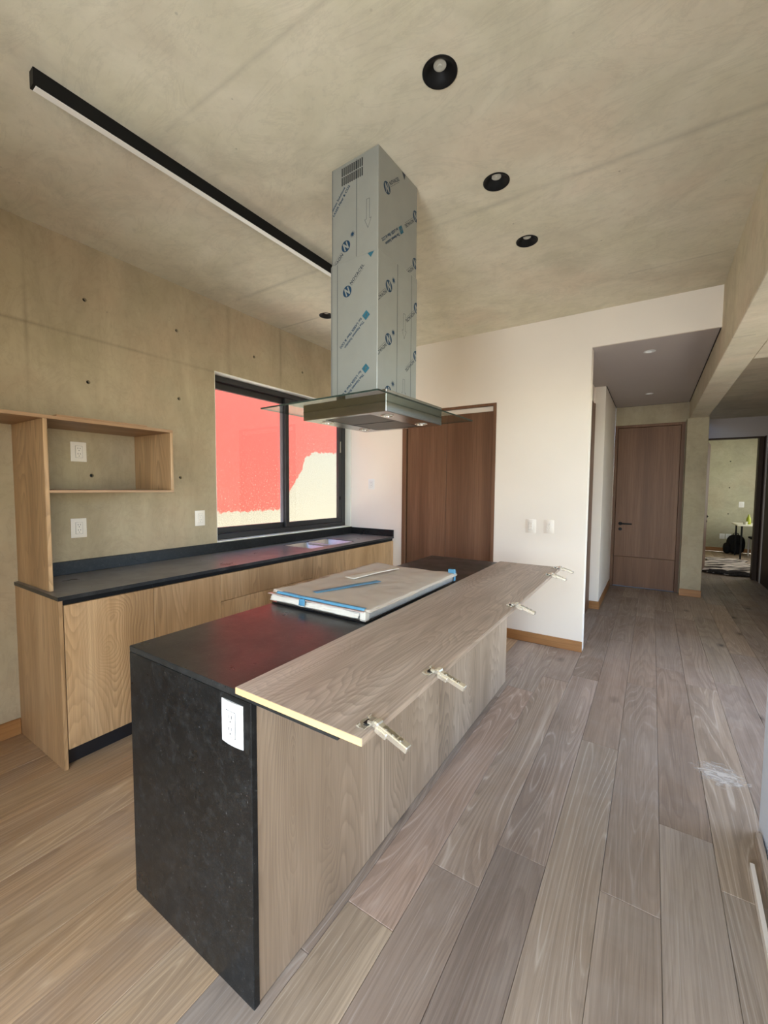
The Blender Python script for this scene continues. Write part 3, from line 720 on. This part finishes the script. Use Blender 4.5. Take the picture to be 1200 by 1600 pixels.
sheet('crumpled_sheet', M['foam'], 50, 8, lambda u, v: (K0 - .008 + u * (K1 - K0 - .03), J0 - .002 + .010 * abs(nz(u * 3, v, 2.2)) + .012 * v, .016 + (.022 + .008 * nz(u, 1, 6)) * v + (.006 * nz(u, 5, 9) if v < .2 else 0)))
sheet('edge_film', M['pink'], 30, 3, lambda u, v: (K0 - .018 + u * (K1 - K0 + .01), J0 - .006 + v * .020, .046 + .002 * nz(u, 0, 4)), .003)
sheet('blue_tape', M['tape'], 40, 3, lambda u, v: (K0 + .03 + u * (K1 - K0 - .04), J0 + .003 + v * (.020 + .006 * nz(u, 2, 5)), .0585 + .002 * nz(u, 0, 4) - (.008 if v < .2 else 0)), .0008)
sheet('blue_tape', M['tape'], 30, 3, lambda u, v: (-.10 + u * .12 + v * .040, -.36 + u * .36 - v * .012 + .01 * nz(u, 7, 9), .0625 + .004 * nz(u, 4, 4)), .0008)
sheet('blue_tape', M['tape'], 8, 4, lambda u, v: (-.085 + u * .035, J0 - .008 - .004 * v, .052 - .030 * v + .003 * nz(u, v, 9)), .0008)
sheet('foam_strip', M['foam'], 24, 6, lambda u, v: (-.165 + u * .10 + v * .075 * (1 - .6 * u), -.03 + u * .38 - v * .02, .0625 + .004 * math.sin(u * 3.1) + .002 * v), .004)
bm = bmesh.new(); add_box(bm, K1 - .035, K1 + .004, J1 - .028, J1 - .006, .055, .078, .003); add_box(bm, K1 + .001, K1 + .005, J1 - .03, J1 - .004, .010, .066, .001); obj('tape_tab', bm, M['tape'], ck, local=True)

# ------------------------------------------------------------------ island hood hanging from the ceiling
HX, HY, HYAW = -1.1986, 1.7578, -.0458
hd = thing('range_hood', 'steel island hood with film-wrapped duct and clear glass canopy, hung from ceiling', 'range hood', (HX, HY, 1.775), HYAW)
ZO = 1.775
UW, UD, LW, LD = .1391, .1656, .1425, .1692
def lbox(name, x0, x1, y0, y1, z0, z1, mat, parent, bevel=.0012, seg=1):
    bm = bmesh.new(); add_box(bm, x0, x1, y0, y1, z0 - ZO, z1 - ZO, bevel, seg); return obj(name, bm, mat, parent, local=True)
upd = lbox('upper_duct', -UW, UW, -UD, UD, 2.49, ZT - .0008, M['film'], hd, .004, 2)
lod = lbox('lower_duct', -LW, LW, -LD, LD, 1.868, 2.5127, M['film'], hd, .004, 2)
GW, GD, BW_, BD = .342, .4355, .250, .250
bm = bmesh.new(); add_box(bm, -BW_, BW_, -BD, BD, 0, .093, .002, 2)
body = obj('hood_body', bm, M['steel'], hd, local=True)
cut = bmesh.new(); add_box(cut, -.140, .140, -.218, .212, -.01, .006)
for sx, sy in ((-1, -1), (1, -1), (1, 1), (-1, 1)): add_cyl(cut, (sx * .184, sy * .150 + .004, -.01), .024, .024, .016, 'z', 20)
# boolean in local space: cutter shares the hood's transform
me = bpy.data.meshes.new('c'); bmesh.ops.recalc_face_normals(cut, faces=cut.faces[:]); cut.to_mesh(me); cut.free()
co = bpy.data.objects.new('c', me); C.objects.link(co); co.parent = hd
md = body.modifiers.new('cut', 'BOOLEAN'); md.object = co; md.solver = 'EXACT'; md.use_self = True
bpy.context.view_layer.update(); dg = bpy.context.evaluated_depsgraph_get()
nm = bpy.data.meshes.new_from_object(body.evaluated_get(dg)); body.modifiers.clear(); body.data = nm; bpy.data.objects.remove(co)
for y0, y1 in ((-.215, -.004), (-.001, .209)):
    bm = bmesh.new(); add_box(bm, -.137, .137, y0, y1, .0015, .0055, .001); flt = obj('grease_filter', bm, M['filter'], hd, local=True)
bm = bmesh.new(); add_box(bm, -.138, .138, -.004, -.001, .0005, .005); obj('filter_bar', bm, M['black'], hd, local=True)
bm = bmesh.new()
for a in ((-.139, .139, -.217, -.2152), (-.139, .139, .2092, .211), (-.139, -.1372, -.2152, .2092), (.1372, .139, -.2152, .2092)): add_box(bm, a[0], a[1], a[2], a[3], .0008, .0055)
obj('filter_gasket', bm, M['black'], hd, local=True)
for sx, sy in ((-1, -1), (1, -1), (1, 1), (-1, 1)):
    bm = bmesh.new(); add_lathe(bm, (sx * .184, sy * .150 + .004, 0), [(.0315, 0), (.030, -.003), (.024, -.003), (.0215, .004)], 28); lr = obj('lamp_ring', bm, M['chrome'], hd, local=True, smooth=True)
    bm = bmesh.new(); add_cyl(bm, (sx * .184, sy * .150 + .004, .002), .0212, .0212, .003, 'z', 24); obj('lamp_lens', bm, M['bulb'], lr, local=True)
# glass canopy: a flat ring of clear glass let round the body, darker at its polished edge
zg0, zg1 = 1.813 - ZO, 1.820 - ZO
bm = bmesh.new()
o_, i_ = [(-GW, -GD), (GW, -GD), (GW, GD), (-GW, GD)], [(-BW_ - .001, -BD - .001), (BW_ + .001, -BD - .001), (BW_ + .001, BD + .001), (-BW_ - .001, BD + .001)]
V = [[bm.verts.new((x, y, z)) for x, y in q] for z in (zg0, zg1) for q in (o_, i_)]
for k in range(4):
    n = (k + 1) % 4
    bm.faces.new((V[0][k], V[0][n], V[1][n], V[1][k])); bm.faces.new((V[2][k], V[2][n], V[3][n], V[3][k]))
    f = bm.faces.new((V[0][k], V[0][n], V[2][n], V[2][k])); f.material_index = 1
    f = bm.faces.new((V[1][k], V[1][n], V[3][n], V[3][k]))
obj('glass_canopy', bm, [M['hood_glass'], M['glass_edge']], hd, local=True)

# printed protective film on the ducts
def face_map(face, d, eps=.0005):
    dw, dd = (UW, UD) if d == 'u' else (LW, LD)
    if face == 'f': return lambda u, z: (u, -dd - eps, z - ZO)
    return lambda u, z: (dw + eps, u, z - ZO)
def bounds(face, d):
    dw, dd = (UW, UD) if d == 'u' else (LW, LD)
    hw_ = (dw if face == 'f' else dd) - .0045
    return (-hw_, hw_, 2.516 if d == 'u' else 1.872, ZT - .004 if d == 'u' else 2.509)
def decal(name, bm2, face, d, mat, eps=.0005):
    """bm2 lies in the (u, z) plane of the duct's face; trimmed to that face and laid on it."""
    b = bounds(face, d)
    for co_, no in (((b[0], 0, 0), (-1, 0, 0)), ((b[1], 0, 0), (1, 0, 0)), ((0, b[2], 0), (0, -1, 0)), ((0, b[3], 0), (0, 1, 0))):
        bmesh.ops.bisect_plane(bm2, geom=bm2.verts[:] + bm2.edges[:] + bm2.faces[:], plane_co=co_, plane_no=no, clear_outer=True)
    if not bm2.faces: bm2.free(); return
    mp = face_map(face, d, eps)
    for v in bm2.verts: v.co = Vector(mp(v.co.x, v.co.y))
    return obj(name, bm2, mat, upd if d == 'u' else lod, local=True)
def text_bm(body_, size, spacing=1.0):
    cu = bpy.data.curves.new('t', 'FONT'); cu.body = body_; cu.size = size; cu.align_x = 'LEFT'; cu.space_character = spacing; cu.resolution_u = 3; cu.offset = .00045 * size / .0175
    o = bpy.data.objects.new('t', cu); C.objects.link(o); dg = bpy.context.evaluated_depsgraph_get()
    me_ = bpy.data.meshes.new_from_object(o.evaluated_get(dg)); bm = bmesh.new(); bm.from_mesh(me_)
    bpy.data.objects.remove(o); bpy.data.curves.remove(cu); bpy.data.meshes.remove(me_); return bm
def place(bm, u, z, ang): bmesh.ops.transform(bm, matrix=Matrix.Translation((u, z, 0)) @ Matrix.Rotation(math.radians(ang), 4, 'Z'), verts=bm.verts[:])
def ptext(body_, face, d, u, z, ang, size, mat, sp=1.0):
    bm = text_bm(body_, size, sp); place(bm, u, z, ang); decal('film_lettering', bm, face, d, mat)
def logo(face, d, u, z, ang):
    bm = bmesh.new(); bmesh.ops.create_circle(bm, cap_ends=True, segments=28, radius=.0262); place(bm, u, z, ang); decal('film_emblem', bm, face, d, M['ink'], .0005)
    bm = bmesh.new()
    pts = [(-.0135, -.019), (-.0065, -.019), (-.0065, .0035), (.0075, -.019), (.0135, -.019), (.0135, .019), (.0065, .019), (.0065, -.0035), (-.0075, .019), (-.0135, .019)]
    bm.faces.new([bm.verts.new((x, y, 0)) for x, y in pts]); bmesh.ops.triangulate(bm, faces=bm.faces[:]); place(bm, u, z, ang); decal('emblem_letter', bm, face, d, M['film'], .0009)
def star(face, d, u, z, mat='ink'):
    bm = bmesh.new(); n = 24
    rim = [bm.verts.new(((.017 if k % 2 == 0 else .0065) * math.cos(math.pi * k / 12), (.017 if k % 2 == 0 else .0065) * math.sin(math.pi * k / 12), 0)) for k in range(n)]; hub = bm.verts.new((0, 0, 0))
    for k in range(n): bm.faces.new((hub, rim[k], rim[(k + 1) % n]))
    place(bm, u, z, 8); decal('film_burst', bm, face, d, M[mat])
def rect(face, d, u, z, a, b, ang, mat, name='film_patch'):
    bm = bmesh.new(); bm.faces.new([bm.verts.new((x, y, 0)) for x, y in ((-a, -b), (a, -b), (a, b), (-a, b))]); place(bm, u, z, ang); decal(name, bm, face, d, mat)
A = 41
def novacel(face, d, u, z, inv=False):
    """emblem with the word beside it; the emblem's centre is (u, z)."""
    logo(face, d, u, z, A - 20 + (180 if inv else 0))
    a = math.radians(A + (180 if inv else 0)); off = .033
    n = Vector((-math.sin(a), math.cos(a)))
    p = Vector((u, z)) + off * Vector((math.cos(a), math.sin(a))) + n * .002
    ptext('NOVACEL', face, d, p.x, p.y, A + (180 if inv else 0), .021, M['ink_grey'], 1.12)
    q = p - n * .006
    bm = bmesh.new(); bm.faces.new([bm.verts.new(c + (0,)) for c in ((0, 0), (.092, 0), (.092, .0011), (0, .0011))]); place(bm, q.x, q.y, A + (180 if inv else 0)); decal('film_rule', bm, face, d, M['ink_grey'])
def slogan(face, d, u, z, inv=True, patch=True):
    """two printed lines beside a teal square centred at (u, z)."""
    ang = A + (180 if inv else 0); a = math.radians(ang); dr = Vector((math.cos(a), math.sin(a))); n = Vector((-math.sin(a), math.cos(a)))
    if patch: rect(face, d, u, z, .016, .016, A, M['ink_teal']); rect(face, d, u, z, .009, .0035, A + 18, M['film'], 'patch_mark')
    p = Vector((u, z)) + dr * .026
    ptext('The Newest Solution', face, d, (p + n * .004).x, (p + n * .004).y, ang, .0175, M['ink'])
    ptext('for LASER Fiber & CO2', face, d, (p - n * .018).x, (p - n * .018).y, ang, .0175, M['ink'])
def arrow(face, d, u, z0, z1, mat='ink_grey'):
    bm = bmesh.new(); w_, hw_, hh, t = .0085, .019, .040, .0014
    out = [(u - w_, z1), (u + w_, z1), (u + w_, z0 + hh), (u + hw_, z0 + hh), (u, z0), (u - hw_, z0 + hh), (u - w_, z0 + hh)]
    for k in range(len(out)):
        a, b = Vector(out[k]), Vector(out[(k + 1) % len(out)]); n = Vector((-(b - a).y, (b - a).x)).normalized() * t / 2
        bm.faces.new([bm.verts.new((q.x, q.y, 0)) for q in (a - n, b - n, b + n, a + n)])
    decal('film_arrow', bm, face, d, M[mat])
# front of the upper duct
novacel('f', 'u', -.049, 2.582, True); star('f', 'u', -.009, 2.624); arrow('f', 'u', .082, 2.622, 2.748)
ptext('Newest Solutions', 'f', 'u', -.140, 2.757, A + 5, .0175, M['ink']); ptext('for LASER Fiber & CO2', 'f', 'u', -.142, 2.722, A + 5, .0175, M['ink'])
rect('f', 'u', .016, 2.73, .0012, .215, 0, M['ink_grey'], 'film_seam'); rect('f', 'u', -.1325, 2.70, .0012, .26, 0, M['ink_grey'], 'film_seam')
bm = bmesh.new()
for k in range(11):
    for z in (2.8795, 2.9215):
        u = -.0715 + k * .0119; bm.faces.new([bm.verts.new((u + a, z + b, 0)) for a, b in ((-.003, -.0185), (.003, -.0185), (.003, .0185), (-.003, .0185))])
decal('vent_slots', bm, 'f', 'u', M['gap'], .0008)
# front of the lower duct
bm = bmesh.new(); bm.faces.new([bm.verts.new(c + (0,)) for c in ((.083, 2.5085), (.121, 2.5085), (.102, 2.486))]); decal('film_patch', bm, 'f', 'l', M['ink_teal'])
novacel('f', 'l', -.037, 2.371); slogan('f', 'l', .076, 2.237); slogan('f', 'l', .075, 1.998)
for u in (-.1345, -.0985): rect('f', 'l', u, 2.19, .0011, .32, 0, M['ink_grey'], 'film_seam')
# side of the upper duct
novacel('r', 'u', -.100, 2.809); novacel('r', 'u', .150, 2.812, True); novacel('r', 'u', .151, 2.583, True); slogan('r', 'u', .019, 2.683)
bm = bmesh.new(); bm.faces.new([bm.verts.new(c + (0,)) for c in ((.020, 2.954), (.052, 2.954), (.044, 2.925))]); decal('film_patch', bm, 'r', 'u', M['ink_grey'])
# side of the lower duct
novacel('r', 'l', -.084, 2.381, True); novacel('r', 'l', -.084, 2.141, True); novacel('r', 'l', .163, 2.366, True); novacel('r', 'l', .163, 2.126, True); novacel('r', 'l', -.084, 1.901, True)
for z in (2.421, 2.182, 1.943): star('r', 'l', -.046, z)
for u in (-.013, .113): rect('r', 'l', u, 2.19, .0013, .325, 0, M['ink_grey'], 'film_seam')
arrow('r', 'l', .050, 2.180, 2.300); arrow('r', 'l', .050, 1.88, 1.985)

# ------------------------------------------------------------------ ceiling lamps
st = thing('linear_lamp', 'long black linear ceiling lamp with opal diffuser', 'ceiling lamp', (-1.9225, 1.637, ZT), math.radians(-1.7))
bm = bmesh.new(); add_box(bm, -.019, .019, -1.0, 1.0, -.060, -.0005, .001)
obj('housing', bm, M['black'], st, local=True)
bm = bmesh.new(); add_box(bm, -.0155, .0155, -.992, .992, -.0622, -.0602, .0005); obj('diffuser', bm, M['acrylic'], st, local=True)
def downlight(x, y, label):
    t = thing('downlight', label, 'downlight', (x, y, ZT), 0, 'black recessed downlights in the concrete ceiling')
    bm = bmesh.new(); add_lathe(bm, (0, 0, 0), [(.0545, .001), (.0635, -.0005), (.0635, -.003), (.061, -.0042), (.056, -.003), (.040, .010), (.0235, .026), (.0235, .034), (.0545, .034), (.0545, .001)], 40)
    obj('baffle', bm, M['black'], t, local=True, smooth=True)
    bm = bmesh.new(); add_lathe(bm, (0, 0, 0), [(0, .0185), (.007, .018), (.009, .021), (.017, .0195), (.0232, .0225), (.0232, .032), (0, .032)], 28)
    obj('lens', bm, M['bulb'], t, local=True, smooth=True)
downlight(*spots[0], 'black recessed downlight, the large one closest to the camera overhead')
downlight(*spots[1], 'black recessed downlight, middle of the row of three, by a concrete joint')
downlight(*spots[2], 'black recessed downlight, small far end of the row toward the cream wall')
downlight(*spots[3], 'small dark downlight near the window wall, half hidden by the duct')
def soffit_light(x, y, label):
    t = thing('recessed_light', label, 'downlight', (x, y, ZS), 0, 'white recessed lights in the hall soffit')
    bm = bmesh.new(); add_lathe(bm, (0, 0, 0), [(.037, .001), (.046, -.0005), (.046, -.003), (.043, -.004), (.034, -.002), (.028, .018), (.0365, .022), (.037, .001)], 28); obj('trim_ring', bm, M['white'], t, local=True, smooth=True)
    bm = bmesh.new(); add_cyl(bm, (0, 0, .012), .027, .027, .004, 'z', 24); obj('lens', bm, M['white'], t, local=True)
soffit_light(-.067, 4.364, 'white recessed light in the hall soffit, just past its edge'); soffit_light(-.08, 6.26, 'white recessed light in the hall soffit, close to the far door')

# ------------------------------------------------------------------ wall plates: built facing -y at the origin, then turned
def plate(kind, label, cat, loc, rotz, wd=.086, ht=.122, mat='white', slot='slot', group=None):
    t = thing({'outlet': 'wall_outlet', 'switch': 'light_switch', 'blank': 'cover_plate'}[kind], label, cat, loc, rotz, group)
    bm = bmesh.new(); n = 8; th = .0065
    fr_ = []; bk = []
    for j, z in enumerate((-ht / 2, -ht / 2 + .004, ht / 2 - .004, ht / 2)):
        row = []
        for i in range(n + 1):
            u = -1 + 2 * i / n; inset = .75 if j in (0, 3) else 1
            row.append(bm.verts.new((u * wd / 2, -(th * (1 - .75 * u * u)) * inset - .0005, z)))
        fr_.append(row)
    for j in range(3):
        for i in range(n): bm.faces.new((fr_[j][i], fr_[j][i + 1], fr_[j + 1][i + 1], fr_[j + 1][i]))
    per = [fr_[0][i] for i in range(n + 1)] + [fr_[1][n], fr_[2][n]] + [fr_[3][i] for i in range(n, -1, -1)] + [fr_[2][0], fr_[1][0]]
    base = [bm.verts.new((v.co.x, -.0002, v.co.z)) for v in per]
    for k in range(len(per)): bm.faces.new((per[k], per[(k + 1) % len(per)], base[(k + 1) % len(per)], base[k]))
    bm.faces.new(base)
    obj('face_plate', bm, M[mat], t, local=True, smooth=True)
    if kind == 'outlet':
        bm = bmesh.new(); add_box(bm, -.0185, .0185, -.0085, -.004, -.036, .036, .0012); ins = obj('socket_insert', bm, M[mat], t, local=True)
        bm = bmesh.new(); a, b = -.0074, -.0060
        for x in ((-.0193, -.0187), (.0187, .0193)): add_box(bm, x[0], x[1], a, b, -.0365, .0365)
        for z in ((-.0372, -.0364), (.0364, .0372)): add_box(bm, -.0193, .0193, a, b, z[0], z[1])
        obj('insert_joint', bm, M[slot], t, local=True)
        for zc in (.017, -.017):
            bm = bmesh.new()
            for x in (-.0062, .0062): add_box(bm, x - .0013, x + .0013, -.0088, -.0084, zc + .000, zc + .009)
            add_cyl(bm, (0, -.0088, zc - .009), .0027, .0027, .0004, 'y', 10); obj('socket', bm, M[slot], ins, local=True)
    elif kind == 'switch':
        for z0, z1 in ((-.034, -.012), (-.011, .011), (.012, .034)):
            bm = bmesh.new(); add_box(bm, -.017, .017, -.0095, -.004, z0, z1, .0015); obj('rocker', bm, M[mat], t, local=True)
        bm = bmesh.new(); add_box(bm, -.0185, .0185, -.0076, -.0058, -.036, .036); obj('switch_frame', bm, M[slot], t, local=True)
    return t
R90 = math.pi / 2
plate('outlet', 'white duplex outlet on the concrete inside the open shelf', 'outlet', (XW, 1.1625, 1.661), R90, mat='white_dim', slot='slot')
plate('outlet', 'white duplex outlet on the concrete below the open shelf', 'outlet', (XW, 1.149, 1.180), R90, mat='white_dim', slot='slot')
plate('outlet', 'white outlet plate on concrete beside the window, above the worktop', 'outlet', (XW, 1.990, 1.194), R90, mat='white_dim', slot='slot_pale')
plate('outlet', 'white outlet plate on the bright wall between window and closet', 'outlet', (-2.7535, YB, 1.489), 0, mat='white', slot='slot')
plate('switch', 'cream triple rocker switch on the cream wall, beside an outlet', 'switch', (-.9435, YB, 1.101), 0, wd=.093, ht=.127, mat='white_dim', slot='slot_pale')
plate('outlet', 'cream outlet on the cream wall, beside the triple switch', 'outlet', (-.783, YB, 1.104), 0, wd=.086, ht=.124, mat='white_dim', slot='slot_pale')
plate('outlet', 'bright white outlet on the black granite end of the island', 'outlet', (-.945, IY0, .800), 0, wd=.090, ht=.122, mat='white', slot='slot')
plate('switch', 'white switch plate on the bedroom concrete, above the table', 'switch', (1.736, YE, 1.116), 0, wd=.094, ht=.13, mat='white', slot='slot_pale')
plate('outlet', 'white outlet low on the bedroom wall, clear of the backpack', 'outlet', (1.421, YE, .363), 0, wd=.097, ht=.122, mat='white', slot='slot')
plate('outlet', 'white outlet low on the bedroom wall, touching the backpack\'s outline', 'outlet', (1.533, YE, .367), 0, wd=.097, ht=.115, mat='white', slot='slot')

# ------------------------------------------------------------------ boards leaning at the foot of the near wall, plaster scuff
def slat(label, pts, wdt, ht, mat, name='loose_slat'):
    (xa, ya), (xb, yb_) = pts; L = math.hypot(xb - xa, yb_ - ya)
    o = thing(name, label, 'slat', (xa, ya, 0), math.atan2(yb_ - ya, xb - xa), 'loose slats at the foot of the white wall')
    bm = bmesh.new(); add_box(bm, 0, L, -wdt / 2, wdt / 2, .0012, ht, .001); obj('board', bm, mat, o, local=True)
    bm = bmesh.new(); add_box(bm, -.0006, -.0001, -wdt / 2 + .001, wdt / 2 - .001, .002, ht - .001); obj('cut_end', bm, M['oak_edge'], o, local=True)
slat('loose brown wooden slat lying along the foot of the white wall', ((.418, 2.20), (.376, 1.25)), .018, .05, M['oak_y'])
slat('loose white-painted slat lying outside the brown one on the floor', ((.372, 2.02), (.338, 1.25)), .014, .035, M['plaster'])
def scuff_mat():
    t = NT('plaster_smear'); p = t.pos((1, 1, 1))
    tc = t.new('ShaderNodeTexCoord').outputs['Object']; ln = t.new('ShaderNodeVectorMath', operation='LENGTH'); t.link(tc, ln.inputs[0])
    n = t.math('SUBTRACT', t.noise(t.pos((1, 2.2, 1)), 16, 5, .7, 1), t.math('MULTIPLY', ln.outputs['Value'], 2.6))
    a = t.ramp(n, [(.22, 0.), (.42, .8)]); t.set(lin(214, 206, 194), .9, 0, .1); t.link(a, t.b.inputs['Alpha']); return t.m
bm = bmesh.new(); n = 28
bm.faces.new([bm.verts.new((.12 * math.cos(2 * math.pi * k / n) * (1 + .2 * math.sin(5 * k)), .12 * math.sin(2 * math.pi * k / n), 0)) for k in range(n)])
sc = obj('plaster_smear', bm, scuff_mat(), local=True); sc.location = (.345, 2.64, .0012); sc['kind'] = 'stuff'; sc['label'] = 'white plaster smear scuffed onto the floorboards'

# ------------------------------------------------------------------ bedroom seen through its door
tb = thing('table', 'small white-topped table with dark legs in the bedroom', 'table', (1.96, 11.68, 0))
bm = bmesh.new(); add_box(bm, -.44, .46, -.42, .38, .70, .728, .006, 2); obj('table_top', bm, M['table_white'], tb, local=True)
for x in (-.36, .40):
    for y in (-.36, .32): bm = bmesh.new(); add_box(bm, x - .014, x + .014, y - .014, y + .014, 0, .70, .003); obj('leg', bm, M['black'], tb, local=True)
bt_ = thing('bottle', 'yellow-green bottle standing on the white bedroom table', 'bottle', (1.735, 11.55, .7285))
bm = bmesh.new(); add_lathe(bm, (0, 0, 0), [(0, 0), (.036, 0), (.040, .01), (.040, .09), (.034, .13), (.018, .17), (.016, .18), (0, .18)], 20); obj('body', bm, M['bottle'], bt_, local=True, smooth=True)
bm = bmesh.new(); add_cyl(bm, (0, 0, .18), .017, .015, .028, 'z', 16); obj('cap', bm, M['bottle'], bt_, local=True)
cp = thing('tumbler', 'pale tumbler beside the green bottle on the table', 'cup', (1.66, 11.38, .7285))
bm = bmesh.new(); add_lathe(bm, (0, 0, 0), [(0, .004), (.030, .004), (.036, .065), (.039, .065), (.033, 0), (0, 0)], 20); obj('body', bm, M['cup'], cp, local=True, smooth=True)
bk = thing('backpack', 'black backpack on the bedroom floor against the concrete wall', 'bag', (1.60, 12.2, 0))
def blob(bm, c, s, sub=3, sq=2.6):
    r = bmesh.ops.create_icosphere(bm, subdivisions=sub, radius=1)
    for v in r['verts']:
        d = v.co.normalized(); k = (abs(d.x) ** sq + abs(d.y) ** sq + abs(d.z) ** sq) ** (-1 / sq)
        v.co = Vector((c[0] + d.x * k * s[0], c[1] + d.y * k * s[1], c[2] + d.z * k * s[2]))
bm = bmesh.new(); blob(bm, (.03, 0, .222), (.165, .11, .22)); obj('main_bag', bm, M['cloth_black'], bk, local=True, smooth=True)
bm = bmesh.new(); blob(bm, (-.12, -.03, .13), (.075, .09, .125)); obj('side_pocket', bm, M['cloth_black'], bk, local=True, smooth=True)
bm = bmesh.new(); blob(bm, (.05, -.10, .14), (.12, .06, .12)); obj('front_pocket', bm, M['cloth_black'], bk, local=True, smooth=True)
bm = bmesh.new(); add_tube(bm, [(-.02, .02, .43), (-.01, .02, .465), (.03, .02, .475), (.07, .02, .465), (.08, .02, .43)], .008); obj('carry_loop', bm, M['cloth_black'], bk, local=True, smooth=True)
chr_ = thing('chair', 'dark chair with pale legs pushed under the bedroom table', 'chair', (2.0, 11.75, 0))
bm = bmesh.new(); add_box(bm, -.20, .20, -.20, .20, .40, .44, .012, 2); obj('seat', bm, M['cloth_black'], chr_, local=True)
bm = bmesh.new(); add_box(bm, .17, .205, -.19, .19, .46, .68, .012, 2); obj('backrest', bm, M['cloth_black'], chr_, local=True)
for x in (-.185, .185):
    for y in (-.18, .18): bm = bmesh.new(); add_box(bm, x - .013, x + .013, y - .013, y + .013, 0, .40, .003); obj('leg', bm, M['plaster_grey'], chr_, local=True)
bm = bmesh.new(); add_box(bm, -.172, .172, -.187, -.173, .20, .222, .003); obj('stretcher', bm, M['plaster_grey'], chr_, local=True)
# zebra rug: hide outline, rumpled, its near edge turned up
rg = bmesh.new(); nx_, ny_ = 40, 60; rows = []
for j in range(ny_ + 1):
    v = j / ny_; y = 9.0 + v * 2.15
    wd_ = .40 + .05 * math.sin(v * 14) + .06 * math.sin(v * 5 + 1); 
    if v < .12: wd_ *= math.sqrt(v / .12 + .02)
    if v > .9: wd_ *= math.sqrt((1 - v) / .1 + .02)
    row = []
    for i in range(nx_ + 1):
        u = -1 + 2 * i / nx_; x = 1.20 + .12 * v + u * wd_
        z = .012 + .028 * max(0, mnoise.noise(Vector((x * 3.2, y * 4.5, 0)))) + .05 * math.exp(-((v - .10) / .07) ** 2) * (1 - u * u)
        row.append(rg.verts.new((x, y, z)))
    rows.append(row)
for j in range(ny_):
    for i in range(nx_): rg.faces.new((rows[j][i], rows[j][i + 1], rows[j + 1][i + 1], rows[j + 1][i]))
rug = obj('zebra_rug', rg, M['zebra'], smooth=True, at=(1.2, 9.9, 0)); rug['label'] = 'rumpled black and white zebra-striped rug in the bedroom doorway'; rug['category'] = 'rug'
sm = rug.modifiers.new('thick', 'SOLIDIFY'); sm.thickness = .010; sm.offset = -1

eb = bmesh.new(); pts = []
for k in range(25):
    u = -1 + k / 12; pts.append((1.24 + u * .36, 9.035 + .10 * u * u + .015 * math.sin(7 * u), .042 + .008 * math.sin(9 * u)))
add_tube(eb, pts, .038, 10); obj('turned_edge', eb, M['rug_back'], rug, smooth=True)
